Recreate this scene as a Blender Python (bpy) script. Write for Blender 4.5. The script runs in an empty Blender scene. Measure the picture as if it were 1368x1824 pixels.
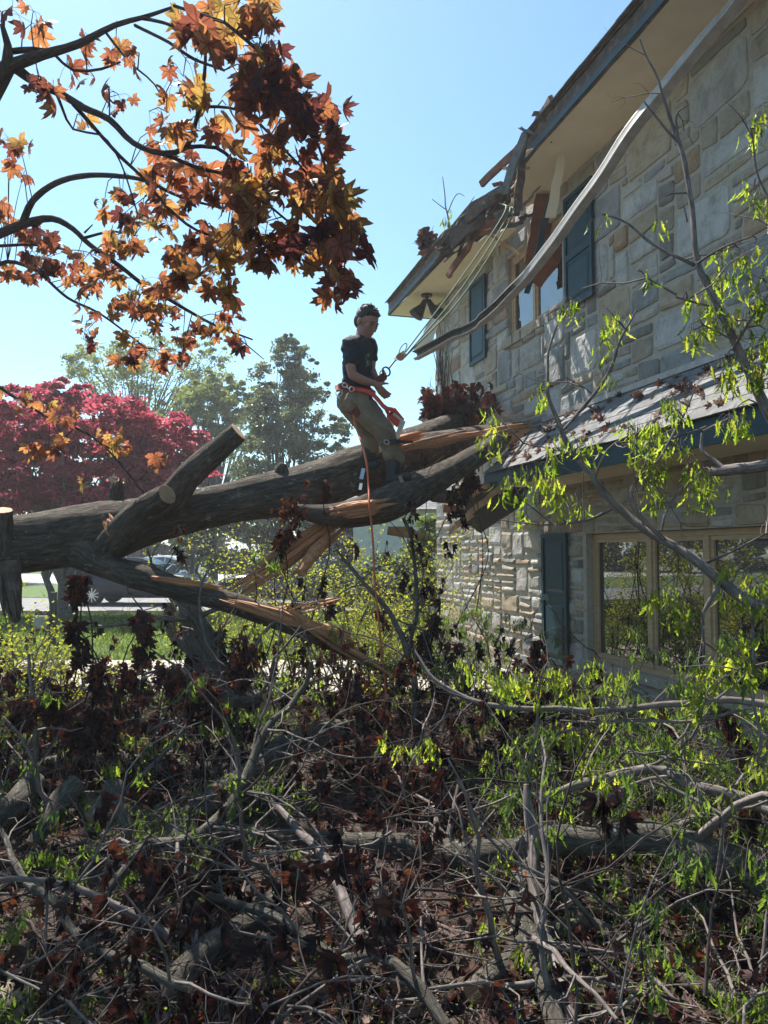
import bpy, math, random
import numpy as np
from mathutils import Vector, Matrix, Quaternion
R_ = math.radians
scene = bpy.context.scene
COL = scene.collection
# ---------------------------------------------------------------- camera
CAMZ = 1.7
F_PX = 1370.0
PITCH = math.atan(73.0 / F_PX)
cam_d = bpy.data.cameras.new('camera')
cam = bpy.data.objects.new('camera', cam_d); COL.objects.link(cam)
cam.location = (0, 0, CAMZ); cam.rotation_euler = (math.pi / 2 + PITCH, 0, 0)
cam_d.sensor_fit = 'VERTICAL'; cam_d.sensor_height = 36.0
cam_d.lens = 36.0 * F_PX / 1824.0
cam_d.clip_start = 0.05; cam_d.clip_end = 2000
scene.camera = cam
# ---------------------------------------------------------------- light
SUN_AZ, SUN_EL = R_(-30), R_(56)      # azimuth from +Y towards +X
world = bpy.data.worlds.new('World'); scene.world = world; world.use_nodes = True
nt = world.node_tree
sky = nt.nodes.new('ShaderNodeTexSky'); sky.sky_type = 'NISHITA'; sky.sun_disc = False
sky.sun_elevation = SUN_EL; sky.sun_rotation = SUN_AZ
sky.air_density = 1.0; sky.dust_density = 0.5; sky.ozone_density = 0.9; sky.altitude = 0
bg = nt.nodes['Background']; bg.inputs[1].default_value = 0.085
tm = nt.nodes.new('ShaderNodeMix'); tm.data_type = 'RGBA'; tm.blend_type = 'MULTIPLY'; tm.inputs[0].default_value = 1; tm.inputs[7].default_value = (.80, 1.02, 1.0, 1)
nt.links.new(sky.outputs[0], tm.inputs[6]); nt.links.new(tm.outputs[2], bg.inputs[0])
sd = Vector((math.sin(SUN_AZ) * math.cos(SUN_EL), math.cos(SUN_AZ) * math.cos(SUN_EL), math.sin(SUN_EL)))
sun_d = bpy.data.lights.new('sun', 'SUN'); sun_d.energy = 5.0; sun_d.angle = R_(0.5); sun_d.color = (1, .94, .85)
sun = bpy.data.objects.new('sun', sun_d); COL.objects.link(sun)
sun.rotation_euler = (-sd).to_track_quat('-Z', 'Y').to_euler(); sun.location = (0, 0, 30)
scene.view_settings.view_transform = 'Standard'; scene.view_settings.look = 'None'
scene.view_settings.exposure = 1.3; scene.view_settings.gamma = 1.0
scene.cycles.max_bounces = 7; scene.cycles.transmission_bounces = 4; scene.cycles.diffuse_bounces = 4
scene.cycles.use_denoising = True

# ---------------------------------------------------------------- pixel helpers (photo pixels, 1368x1824)
cp, sp = math.cos(PITCH), math.sin(PITCH)
def ray(px, py):
    a = (px - 684) / F_PX; b = (912 - py) / F_PX
    return np.array([a, cp - b * sp, sp + b * cp])
def P(px, py, d):
    r = ray(px, py); return np.array([0, 0, CAMZ]) + r * (d / r[1])
def G(px, py, z=0.0):
    r = ray(px, py); return np.array([0, 0, CAMZ]) + r * ((z - CAMZ) / r[2])
HC = np.array([0.845, 12.3]); HU = np.array([.257, -.966]); HN = np.array([-.966, -.257])
def H(s, off, z):
    q = HC + HU * s + HN * off; return np.array([q[0], q[1], z])
def HP(px, py, off=0.0):
    """point where the pixel ray meets the plane parallel to the front wall"""
    r = ray(px, py); n = HN; d = (np.dot(HC, n) + off) / (r[0] * n[0] + r[1] * n[1])
    return np.array([0, 0, CAMZ]) + r * d
def SZ(px, py, off=0.0):
    p = HP(px, py, off); return float(np.dot(p[:2] - HC, HU)), float(p[2])

# ---------------------------------------------------------------- mesh builder
class MB:
    def __init__(s): s.V = []; s.L = []; s.C = []; s.M = []; s.T = []; s.K = []; s.n = 0
    def add(s, V, F, mat=0, tint=0.5, co=None):
        V = np.asarray(V, float).reshape(-1, 3); n = len(V)
        s.V.append(V)
        if isinstance(F, np.ndarray):
            s.L.append((F + s.n).ravel()); s.C.append(np.full(len(F), F.shape[1])); m = len(F)
        else:
            s.L.append(np.array([i + s.n for f in F for i in f], int)); s.C.append(np.array([len(f) for f in F])); m = len(F)
        s.M.append(np.full(m, mat) if np.isscalar(mat) else np.asarray(mat))
        s.T.append(np.full(n, float(tint)) if np.isscalar(tint) else np.asarray(tint, float))
        s.K.append(V if co is None else np.asarray(co, float)); s.n += n
    def inst(s, V, F, pos, rot, scl, tint, mat=0):
        """many copies of one small shape: pos (N,3) rot (N,3,3) scl (N,) or (N,3)"""
        N = len(pos)
        if N == 0: return
        scl = np.asarray(scl, float)
        S = scl[:, None, None] if scl.ndim == 1 else scl[:, None, :]
        A = np.einsum('nij,nkj->nki', rot, V[None] * S) + pos[:, None, :]
        FF = (F[None] + (np.arange(N) * len(V))[:, None, None]).reshape(-1, F.shape[1])
        s.add(A.reshape(-1, 3), FF, mat, np.repeat(tint, len(V)), np.tile(V, (N, 1)))
    def box(s, x0, x1, y0, y1, z0, z1, fn=None, mat=0, tint=.5):
        c = [(x, y, z) for z in (z0, z1) for y in (y0, y1) for x in (x0, x1)]
        if fn: c = [fn(*p) for p in c]
        s.add(c, [(0, 2, 3, 1), (4, 5, 7, 6), (0, 1, 5, 4), (2, 6, 7, 3), (0, 4, 6, 2), (1, 3, 7, 5)], mat, tint)
    def plank(s, A, B, w, t, side=None, mat=0, tint=.5, taper=1.0, nseg=1, jag=0, rng=None):
        """board from A to B, width w along 'side', thickness t"""
        A = np.asarray(A, float); B = np.asarray(B, float); d = B - A; L = np.linalg.norm(d); d = d / L
        side = np.array([0, 0, 1.]) if side is None else np.asarray(side, float)
        side = side - d * np.dot(side, d); side /= np.linalg.norm(side); nn = np.cross(d, side)
        V = []; 
        for i in range(nseg + 1):
            f = i / nseg; k = 1 + (taper - 1) * f; c = A + d * L * f
            j = (rng.normal(0, jag, 3) if rng is not None and jag else np.zeros(3))
            for a, b in ((-1, -1), (1, -1), (1, 1), (-1, 1)):
                e = (rng.normal(0, jag * 2) if rng is not None and jag and i in (0, nseg) else 0)
                V.append(c + j + side * a * w / 2 * k + nn * b * t / 2 + d * e)
        F = [(3, 2, 1, 0), tuple(nseg * 4 + q for q in range(4))]
        for i in range(nseg):
            for q in range(4):
                a = i * 4 + q; b = i * 4 + (q + 1) % 4; F.append((a, b, b + 4, a + 4))
        s.add(V, F, mat, tint)
    def build(s, name, mats, parent=None, smooth=False, label=None):
        me = bpy.data.meshes.new(name)
        V = np.concatenate(s.V); L = np.concatenate(s.L).astype(np.int32); C = np.concatenate(s.C).astype(np.int32)
        me.vertices.add(len(V)); me.vertices.foreach_set('co', V.ravel())
        me.loops.add(len(L)); me.loops.foreach_set('vertex_index', L)
        me.polygons.add(len(C)); st = np.zeros(len(C), np.int32); st[1:] = np.cumsum(C)[:-1]
        me.polygons.foreach_set('loop_start', st)
        try: me.polygons.foreach_set('loop_total', C)
        except Exception: pass
        me.polygons.foreach_set('material_index', np.concatenate(s.M).astype(np.int32))
        me.polygons.foreach_set('use_smooth', np.full(len(C), bool(smooth)))
        me.update(calc_edges=True)
        a = me.attributes.new('tint', 'FLOAT', 'POINT'); a.data.foreach_set('value', np.concatenate(s.T).astype(np.float32))
        a = me.attributes.new('co', 'FLOAT_VECTOR', 'POINT'); a.data.foreach_set('vector', np.concatenate(s.K).astype(np.float32).ravel())
        for m in (mats if isinstance(mats, (list, tuple)) else [mats]): me.materials.append(m)
        me.validate()
        o = bpy.data.objects.new(name, me); COL.objects.link(o)
        if parent is not None:
            o.parent = parent
            q = parent; off = Vector((0, 0, 0))
            while q is not None: off += q.location; q = q.parent
            o.location = -off
        if label: o['label'] = label
        return o
def thing(name, label, cat, loc=(0, 0, 0), group=None):
    o = bpy.data.objects.new(name, None); COL.objects.link(o); o.empty_display_size = .2
    o.location = Vector([float(c) for c in loc]); tag(o, label, cat, group); return o
def tag(o, label=None, cat=None, group=None, kind=None):
    if label: o['label'] = label
    if cat: o['category'] = cat
    if group: o['group'] = group
    if kind: o['kind'] = kind
    return o

# ---------------------------------------------------------------- curves and tubes
def spline(pts, rad, step):
    pts = np.asarray(pts, float); n = len(pts)
    rad = np.full(n, float(rad)) if np.isscalar(rad) else np.asarray(rad, float)
    if n == 2:
        k = max(2, int(np.linalg.norm(pts[1] - pts[0]) / step) + 1); t = np.linspace(0, 1, k)
        return pts[0] + (pts[1] - pts[0]) * t[:, None], rad[0] + (rad[1] - rad[0]) * t
    E = np.vstack([2 * pts[0] - pts[1], pts, 2 * pts[-1] - pts[-2]]); O = []; Q = []
    for i in range(n - 1):
        p0, p1, p2, p3 = E[i], E[i + 1], E[i + 2], E[i + 3]
        k = max(1, int(np.linalg.norm(p2 - p1) / step)); t = (np.arange(k) / k)[:, None]
        O.append(.5 * ((2 * p1) + (p2 - p0) * t + (2 * p0 - 5 * p1 + 4 * p2 - p3) * t ** 2 + (3 * p1 - p0 - 3 * p2 + p3) * t ** 3))
        Q.append(rad[i] + (rad[i + 1] - rad[i]) * t[:, 0])
    O.append(pts[-1:]); Q.append(rad[-1:])
    return np.vstack(O), np.concatenate(Q)
def vnoise(x, seed=0):
    """smooth value noise of a (n,3) array, -1..1"""
    x = np.asarray(x, float); i = np.floor(x).astype(np.int64); f = x - i; f = f * f * (3 - 2 * f); out = 0
    for dx in (0, 1):
        for dy in (0, 1):
            for dz in (0, 1):
                h = ((i[:, 0] + dx) * 374761393 + (i[:, 1] + dy) * 668265263 + (i[:, 2] + dz) * 2147483647 + seed * 1274126177) & 0xffffffff
                h = ((h ^ (h >> 13)) * 1274126177) & 0xffffffff; h = (h ^ (h >> 16)) / 4294967295.0 * 2 - 1
                w = (f[:, 0] if dx else 1 - f[:, 0]) * (f[:, 1] if dy else 1 - f[:, 1]) * (f[:, 2] if dz else 1 - f[:, 2])
                out = out + h * w
    return out
def frames(p):
    t = np.gradient(p, axis=0); t /= np.linalg.norm(t, axis=1)[:, None] + 1e-9
    a = np.array([0, 0, 1.]) if abs(t[0][2]) < .9 else np.array([1., 0, 0])
    u = np.cross(t[0], a); u /= np.linalg.norm(u); U = [u]
    for i in range(1, len(p)):
        u = U[-1] - t[i] * np.dot(U[-1], t[i]); U.append(u / (np.linalg.norm(u) + 1e-9))
    U = np.array(U); return t, U, np.cross(t, U)
def tube(mb, pts, rad, seg=6, step=.1, mat=0, rough=0.0, seed=0, cap=None, tint=.5, caprough=0, wob=0):
    p, r = spline(pts, rad, step)
    if wob:
        p = p + np.stack([vnoise(p * 2.3 / max(step, .03) * .12 + 7 * k, seed + k) for k in range(3)], 1) * wob
    t, U, W = frames(p); n = len(p)
    th = np.arange(seg) * 2 * math.pi / seg
    s = np.concatenate([[0], np.cumsum(np.linalg.norm(np.diff(p, axis=0), axis=1))])
    rr = np.repeat(r[:, None], seg, 1)
    c, sn = np.cos(th), np.sin(th); r0 = float(np.max(r))
    co = np.stack([np.tile(c * r0, (n, 1)), np.tile(sn * r0, (n, 1)), np.repeat(s[:, None], seg, 1)], 2).reshape(-1, 3) + seed * 3.1
    if rough:
        k = co * np.array([1 / r0 * 1.2, 1 / r0 * 1.2, 1 / r0 * .35]); k2 = co * np.array([1 / r0 * 6, 1 / r0 * 6, 1 / r0 * .9])
        rr = rr * (1 + rough * vnoise(k, seed).reshape(n, seg) + rough * .45 * vnoise(k2, seed + 5).reshape(n, seg))
    V = p[:, None, :] + rr[:, :, None] * (U[:, None, :] * c[None, :, None] + W[:, None, :] * sn[None, :, None])
    if caprough:
        rg = np.random.RandomState(seed + 99); V[-1] += t[-1] * rg.uniform(-caprough, caprough, (seg, 1))
    i = np.arange(n - 1)[:, None] * seg; j = np.arange(seg)[None, :]; j2 = (j + 1) % seg
    F = np.stack([i + j, i + j2, i + seg + j2, i + seg + j], 2).reshape(-1, 4)
    mb.add(V.reshape(-1, 3), F, mat, tint, co)
    b = n * seg
    if cap is not None:      # rounded-off rim then flat cut faces at both ends, own ring coordinates
        for e, sgn in ((0, -1), (n - 1, 1)):
            if cap[0 if e == 0 else 1] is None: continue
            ring = V[e]; ctr = ring.mean(0); cV = [ctr + t[e] * sgn * .002]; cC = [(0, 0, 0)]
            for k, fr in enumerate((.35, .7, .93)):
                for q in range(seg): cV.append(ctr + (ring[q] - ctr) * fr + t[e] * sgn * .002); cC.append((c[q] * r[e] * fr, sn[q] * r[e] * fr, 0))
            for q in range(seg): cV.append(ring[q]); cC.append((c[q] * r[e], sn[q] * r[e], 0))
            FF = []
            for q in range(seg): FF.append((0, 1 + q, 1 + (q + 1) % seg))
            for k in range(3):
                for q in range(seg):
                    a = 1 + k * seg + q; a2 = 1 + k * seg + (q + 1) % seg; FF.append((a, a + seg, a2 + seg, a2))
            if sgn < 0: FF = [tuple(reversed(f)) for f in FF]
            mb.add(cV, FF, cap[0 if e == 0 else 1], .5, np.array(cC) + seed)
    return p, r
def rot_from(z, rng, spin=True):
    """(N,3,3) rotations whose local z is z, random spin"""
    z = z / (np.linalg.norm(z, axis=1)[:, None] + 1e-9); N = len(z)
    a = np.where(np.abs(z[:, 2:3]) < .95, np.array([[0, 0, 1.]]), np.array([[1., 0, 0]]))
    x = np.cross(a, z); x /= np.linalg.norm(x, axis=1)[:, None]; y = np.cross(z, x)
    if spin:
        t = rng.uniform(0, 2 * math.pi, N)[:, None]; x, y = x * np.cos(t) + y * np.sin(t), y * np.cos(t) - x * np.sin(t)
    return np.stack([x, y, z], 2)

# ---------------------------------------------------------------- materials
def newmat(name):
    m = bpy.data.materials.new(name); m.use_nodes = True; n = m.node_tree
    return m, n, n.nodes['Principled BSDF'], n.links
def ramp(n, stops):
    r = n.nodes.new('ShaderNodeValToRGB'); e = r.color_ramp.elements
    while len(e) < len(stops): e.new(.5)
    for q, (p, c) in zip(e, stops): q.position = p; q.color = (*c, 1)
    return r
def coord(n, kind, sc):
    if kind == 'co':
        a = n.nodes.new('ShaderNodeAttribute'); a.attribute_name = 'co'; o = a.outputs['Vector']
    else: o = n.nodes.new('ShaderNodeTexCoord').outputs['Object']
    m = n.nodes.new('ShaderNodeMapping'); m.inputs['Scale'].default_value = sc; n.links.new(o, m.inputs[0]); return m.outputs[0]
def noise(n, vec, scale, detail=5, rough=.6, dist=0):
    t = n.nodes.new('ShaderNodeTexNoise'); t.inputs['Scale'].default_value = scale; t.inputs['Detail'].default_value = detail
    t.inputs['Roughness'].default_value = rough; t.inputs['Distortion'].default_value = dist; n.links.new(vec, t.inputs['Vector']); return t.outputs['Fac']
def bump(n, h, st, dist, base=None):
    b = n.nodes.new('ShaderNodeBump'); b.inputs['Strength'].default_value = st; b.inputs['Distance'].default_value = dist
    n.links.new(h, b.inputs['Height'])
    if base is not None: n.links.new(base, b.inputs['Normal'])
    return b.outputs[0]
def mixc(n, fac, a, b, mode='MIX'):
    m = n.nodes.new('ShaderNodeMix'); m.data_type = 'RGBA'; m.blend_type = mode
    for s, v in ((0, fac), (6, a), (7, b)):
        if isinstance(v, (int, float)): m.inputs[s].default_value = v
        elif isinstance(v, tuple): m.inputs[s].default_value = (*v, 1)
        else: n.links.new(v, m.inputs[s])
    return m.outputs[2]
def pmat(name, stops, scale=8, sc=(1, 1, 1), kind='obj', rough=.7, bst=.3, bd=.01, bscale=None, detail=6, tintmul=0, metal=0, spec=.5, dist=0):
    m, n, b, l = newmat(name); v = coord(n, kind, sc); f = noise(n, v, scale, detail, .6, dist)
    r = ramp(n, stops); l.new(f, r.inputs[0]); c = r.outputs[0]
    if tintmul:
        a = n.nodes.new('ShaderNodeAttribute'); a.attribute_name = 'tint'
        r2 = ramp(n, [(0, (1 - tintmul,) * 3), (1, (1 + tintmul * .0,) * 3)]); l.new(a.outputs['Fac'], r2.inputs[0])
        c = mixc(n, 1.0, c, r2.outputs[0], 'MULTIPLY')
    l.new(c, b.inputs['Base Color']); b.inputs['Roughness'].default_value = rough; b.inputs['Metallic'].default_value = metal
    b.inputs['Specular IOR Level'].default_value = spec
    if bst:
        h = noise(n, v, bscale or scale * 3, 6, .65); l.new(bump(n, h, bst, bd), b.inputs['Normal'])
    return m
def leafmat(name, diff, trans, fac=.5, rough=.5, nscale=30, veins=False):
    """diff / trans: ramps over the per-leaf tint"""
    m, n, b, l = newmat(name); a = n.nodes.new('ShaderNodeAttribute'); a.attribute_name = 'tint'
    v = coord(n, 'obj', (1, 1, 1)); nz = noise(n, v, nscale, 3)
    rn = ramp(n, [(.3, (.75,) * 3), (.7, (1, 1, 1))]); l.new(nz, rn.inputs[0])
    if veins:      # five palmate veins and the paler web between them, in the leaf's own coordinates
        sx = n.nodes.new('ShaderNodeSeparateXYZ'); at = n.nodes.new('ShaderNodeAttribute'); at.attribute_name = 'co'; l.new(at.outputs['Vector'], sx.inputs[0])
        def mt(op, a_, b_=None):
            q = n.nodes.new('ShaderNodeMath'); q.operation = op
            for s_, v_ in ((0, a_), (1, b_)):
                if v_ is None: continue
                if isinstance(v_, (int, float)): q.inputs[s_].default_value = v_
                else: l.new(v_, q.inputs[s_])
            return q.outputs[0]
        zz = mt('MULTIPLY_ADD', sx.outputs['Z'], -1.0); zz.node.inputs[2].default_value = -.16
        ang = mt('ARCTAN2', sx.outputs['X'], zz); rr_ = mt('SQRT', mt('ADD', mt('MULTIPLY', sx.outputs['X'], sx.outputs['X']), mt('MULTIPLY', zz, zz)))
        d_ = mt('MULTIPLY', mt('PINGPONG', mt('ABSOLUTE', ang), .41), rr_)
        vr = ramp(n, [(.012, (.42,) * 3), (.04, (1, 1, 1))]); l.new(d_, vr.inputs[0]); web = mt('PINGPONG', mt('ADD', rr_, mt('MULTIPLY', d_, .8)), .055)
        wr = ramp(n, [(.0, (.78,) * 3), (.02, (1, 1, 1))]); l.new(web, wr.inputs[0])
        class _o: outputs = [mixc(n, 1., rn.outputs[0], mixc(n, 1., vr.outputs[0], wr.outputs[0], 'MULTIPLY'), 'MULTIPLY')]
        rn = _o
    r1 = ramp(n, diff); l.new(a.outputs['Fac'], r1.inputs[0]); r2 = ramp(n, trans); l.new(a.outputs['Fac'], r2.inputs[0])
    l.new(mixc(n, 1., r1.outputs[0], rn.outputs[0], 'MULTIPLY'), b.inputs['Base Color']); b.inputs['Roughness'].default_value = rough
    b.inputs['Specular IOR Level'].default_value = .16
    t = n.nodes.new('ShaderNodeBsdfTranslucent'); l.new(mixc(n, 1., r2.outputs[0], rn.outputs[0], 'MULTIPLY'), t.inputs[0])
    x = n.nodes.new('ShaderNodeMixShader'); x.inputs[0].default_value = fac
    l.new(b.outputs[0], x.inputs[1]); l.new(t.outputs[0], x.inputs[2]); l.new(x.outputs[0], n.nodes['Material Output'].inputs[0]); return m
def barkmat(name, c1, c2, c3, sc=1.0, bst=1.0, bd=.02, lichen=.0, twig=False):
    m, n, b, l = newmat(name)
    v = coord(n, 'co', (sc, sc, sc * .22)); f = noise(n, v, 42, 8, .65, .6)
    r = ramp(n, [(.3, c1), (.5, c2), (.72, c3)]); l.new(f, r.inputs[0]); c = r.outputs[0]
    v2 = coord(n, 'co', (sc, sc, sc)); big = noise(n, v2, 3.5, 4)
    rb = ramp(n, [(.3, (.6, .6, .6)), (.7, (1, 1, 1))]); l.new(big, rb.inputs[0]); c = mixc(n, 1., c, rb.outputs[0], 'MULTIPLY')
    if lichen:
        ln = noise(n, v2, 11, 5, .7, .3); rl = ramp(n, [(.60, (0, 0, 0)), (.66, (lichen,) * 3)]); l.new(ln, rl.inputs[0])
        c = mixc(n, rl.outputs[0], c, (.30, .32, .27))
    l.new(c, b.inputs['Base Color']); b.inputs['Roughness'].default_value = .9; b.inputs['Specular IOR Level'].default_value = .08
    if bst:
        h = noise(n, v, 55, 8, .7, .8); l.new(bump(n, h, bst, bd), b.inputs['Normal'])
    return m
M = {}
M['bark'] = barkmat('grey_brown_bark', (.05, .041, .034), (.14, .118, .098), (.29, .255, .215), 1.0, 1.0, .035, .8)
M['bark_log'] = barkmat('lichen_bark', (.07, .062, .052), (.17, .155, .13), (.32, .30, .26), 1.3, 1.0, .04, .9)
M['twig'] = barkmat('twig_bark', (.07, .057, .052), (.17, .145, .135), (.33, .29, .27), 2, .3, .004)
M['twig_dark'] = barkmat('dark_twig_bark', (.03, .023, .021), (.07, .055, .05), (.14, .115, .105), 2, .3, .004)
M['pale_wood'] = pmat('fresh_cut_wood', [(.3, (.42, .22, .10)), (.7, (.62, .38, .19))], 14, (1, 1, .15), 'co', .75, .4, .005, 60)
M['torn_wood'] = pmat('torn_orange_wood', [(.25, (.30, .11, .05)), (.5, (.58, .26, .12)), (.75, (.78, .47, .25))], 26, (1, 1, 1), 'co', .7, .5, .006, 60, tintmul=.45)
def ringmat():
    m, n, b, l = newmat('cut_face_wood'); v = coord(n, 'co', (1, 1, 1)); w = n.nodes.new('ShaderNodeTexWave'); w.wave_type = 'RINGS'; w.rings_direction = 'Z'
    w.inputs['Scale'].default_value = 28; w.inputs['Distortion'].default_value = 3; w.inputs['Detail'].default_value = 3; l.new(v, w.inputs[0])
    r = ramp(n, [(.2, (.30, .19, .11)), (.8, (.47, .33, .20))]); l.new(w.outputs['Fac'], r.inputs[0])
    rn = ramp(n, [(.3, (.7, .62, .55)), (.65, (1, 1, 1))]); l.new(noise(n, v, 14, 4), rn.inputs[0])
    l.new(mixc(n, 1., r.outputs[0], rn.outputs[0], 'MULTIPLY'), b.inputs['Base Color']); b.inputs['Roughness'].default_value = .8; return m
M['ring'] = ringmat()
M['maple'] = leafmat('copper_maple_leaf', [(0, (.040, .018, .028)), (.5, (.065, .028, .028)), (1, (.09, .05, .025))],
                     [(0, (.16, .045, .04)), (.3, (.46, .14, .075)), (.65, (.64, .26, .09)), (1, (.64, .40, .10))], .54, .42, veins=True)
M['wilted'] = leafmat('wilted_maroon_leaf', [(0, (.035, .022, .026)), (.6, (.075, .038, .034)), (1, (.16, .07, .035))],
                      [(0, (.035, .010, .008)), (.6, (.09, .025, .015)), (.8, (.22, .06, .02)), (.93, (.46, .13, .025)), (1, (.55, .24, .03))], .34, .6, veins=True)
M['lime'] = leafmat('young_oak_leaf', [(0, (.07, .11, .02)), (.5, (.13, .20, .025)), (1, (.24, .27, .04))], [(0, (.14, .24, .02)), (.5, (.36, .50, .03)), (1, (.62, .66, .07))], .6, .45)
M['wiltgreen'] = leafmat('wilted_green_leaf', [(0, (.04, .08, .02)), (1, (.12, .18, .04))], [(0, (.09, .19, .02)), (1, (.32, .46, .05))], .5, .5)
M['yellowgreen'] = leafmat('spring_shrub_leaf', [(0, (.13, .16, .02)), (1, (.24, .25, .03))], [(0, (.30, .36, .03)), (1, (.58, .56, .06))], .55, .5)
M['red_tree'] = leafmat('japanese_maple_leaf', [(0, (.17, .02, .035)), (1, (.46, .09, .12))], [(0, (.34, .03, .07)), (1, (.74, .15, .20))], .5, .5, 4)
M['green_tree'] = leafmat('tree_leaf', [(0, (.09, .12, .035)), (1, (.22, .26, .08))], [(0, (.12, .18, .03)), (1, (.34, .40, .08))], .5, .5, 4)
M['holly'] = leafmat('evergreen_leaf', [(0, (.05, .07, .04)), (1, (.16, .18, .10))], [(0, (.09, .13, .05)), (1, (.30, .34, .14))], .35, .35, 4)
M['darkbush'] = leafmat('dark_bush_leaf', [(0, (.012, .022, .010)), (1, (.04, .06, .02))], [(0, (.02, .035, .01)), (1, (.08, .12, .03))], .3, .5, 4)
# ================================================================= setting
rng = np.random.RandomState(11)
def sheet(name, poly, z, mat, kind='structure'):
    mb = MB(); mb.add([(x, y, z) for x, y in poly], [tuple(range(len(poly)))]); o = mb.build(name, mat); tag(o, kind=kind); return o
M['soil'] = pmat('leafy_soil', [(.3, (.014, .010, .008)), (.5, (.035, .024, .018)), (.62, (.07, .045, .035)), (.75, (.13, .09, .07))], 9, rough=.95, bst=1, bd=.03, bscale=30, detail=10)
M['lawn'] = pmat('lawn', [(.3, (.035, .065, .012)), (.55, (.075, .13, .022)), (.8, (.13, .19, .035))], 3.5, rough=.95, bst=.8, bd=.03, bscale=60, detail=10)
M['concrete'] = pmat('path_concrete', [(.25, (.26, .23, .19)), (.6, (.38, .34, .285)), (.8, (.46, .41, .35))], 2.5, rough=.9, bst=.3, bd=.005, bscale=60, detail=10)
M['asphalt'] = pmat('road_asphalt', [(.3, (.13, .13, .135)), (.7, (.20, .20, .205))], 1.5, rough=.9, bst=.4, bd=.004, bscale=120, detail=10)
def gz(x, y):   # ground gently undulating, flat under path and house
    return 0.0
# ground sheet: fine near, coarse far
mb = MB()
ys = np.concatenate([np.linspace(-40, 1, 8), np.linspace(1.5, 9.0, 60), np.linspace(10, 40, 12), np.array([60, 100, 200, 500, 900])])
xs = np.concatenate([-np.array([900, 400, 150, 60, 25, 12]), np.linspace(-7, 4, 80), np.array([8, 20, 60, 200, 600, 900])])
gx, gy = np.meshgrid(xs, ys); pts = np.stack([gx.ravel(), gy.ravel(), np.zeros(gx.size)], 1)
amp = np.clip((8.6 - pts[:, 1]) / 1.5, 0, 1) * np.clip((pts[:, 1] - 1) / .7, 0, 1) * np.clip((pts[:, 0] + 7) / 1.5, 0, 1) * np.clip((4 - pts[:, 0]) / 1, 0, 1)
pts[:, 2] = amp * (.05 * vnoise(pts * 1.1, 3) + .03 * vnoise(pts * 4, 4) + .02 * vnoise(pts * 9, 5))
nx = len(xs); i = np.arange(len(ys) - 1)[:, None] * nx; j = np.arange(nx - 1)[None]
mb.add(pts, np.stack([i + j, i + j + 1, i + j + 1 + nx, i + j + nx], 2).reshape(-1, 4))
tag(mb.build('ground', M['soil'], smooth=True), kind='structure')
X0, X1 = -60, 40
sheet('lawn', [(X0, 11.95), (X1, 11.95), (X1, 21.4), (X0, 21.4)], .02, M['lawn'])
sheet('footpath', [(X0, 9.3), (X1, 9.3), (X1, 12.0), (X0, 12.0)], .045, M['concrete'])
sheet('driveway', [(X0, 21.3), (X1, 21.3), (X1, 29), (X0, 29)], .016, M['asphalt'])
sheet('verge_lawn', [(X0, 29), (X1, 29), (X1, 41), (X0, 41)], .03, M['lawn'])
sheet('road', [(-200, 41), (120, 41), (120, 62), (-200, 62)], .016, pmat('sunlit_road', [(.3, (.30, .30, .30)), (.7, (.42, .42, .41))], 1.2, rough=.9, bst=.3, bd=.004, bscale=90))
sheet('far_lawn', [(-200, 62), (120, 62), (120, 220), (-200, 220)], .02, M['lawn'])
mb = MB(); mb.box(X0, X1, 21.25, 21.4, -.05, .12); tag(mb.build('kerb', M['concrete']), kind='structure')
mb = MB(); mb.box(-60, -8.0, 21.8, 29.0, .02, .021); 
# path joints
mb = MB()
for k in range(36): mb.box(-20 + k * 1.2, -19.985 + k * 1.2, 9.31, 11.99, .04, .0465)
tag(mb.build('path_joint_grooves', pmat('joint_dark', [(.3, (.06, .055, .05)), (.7, (.10, .09, .08))], 10)), kind='structure')
# grass blades on the lawn (uncountable)
def blades(name, regions, mat, seed=1):
    rg = np.random.RandomState(seed); mb = MB()
    V = np.array([(-.5, 0, 0), (.5, 0, 0), (.12, .25, .6), (0, .6, 1.0)]); F = np.array([(0, 1, 2, 3)])
    for (x0, x1, y0, y1, n, h, z) in regions:
        pos = np.stack([rg.uniform(x0, x1, n), rg.uniform(y0, y1, n), np.full(n, z)], 1)
        th = rg.uniform(0, 6.28, n); R = np.zeros((n, 3, 3)); R[:, 0, 0] = np.cos(th); R[:, 0, 1] = -np.sin(th); R[:, 1, 0] = np.sin(th); R[:, 1, 1] = np.cos(th); R[:, 2, 2] = 1
        hh = h * rg.uniform(.6, 1.4, n); mb.inst(V, F, pos, R, np.stack([np.full(n, .012) * (1 + pos[:, 1] / 14), hh * .6, hh], 1), rg.uniform(0, 1, n))
    return tag(mb.build(name, mat), kind='stuff')
M['grass'] = leafmat('grass_blade', [(0, (.05, .09, .015)), (1, (.12, .18, .03))], [(0, (.12, .20, .02)), (1, (.30, .38, .05))], .5, .6, 3)
blades('grass', [(-14, 5, 12, 21.2, 52000, .07, .02), (-3.5, -1.0, 7.8, 9.3, 5000, .06, 0), (-9, 3, 29, 33, 6000, .12, .03)], M['grass'])

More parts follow.
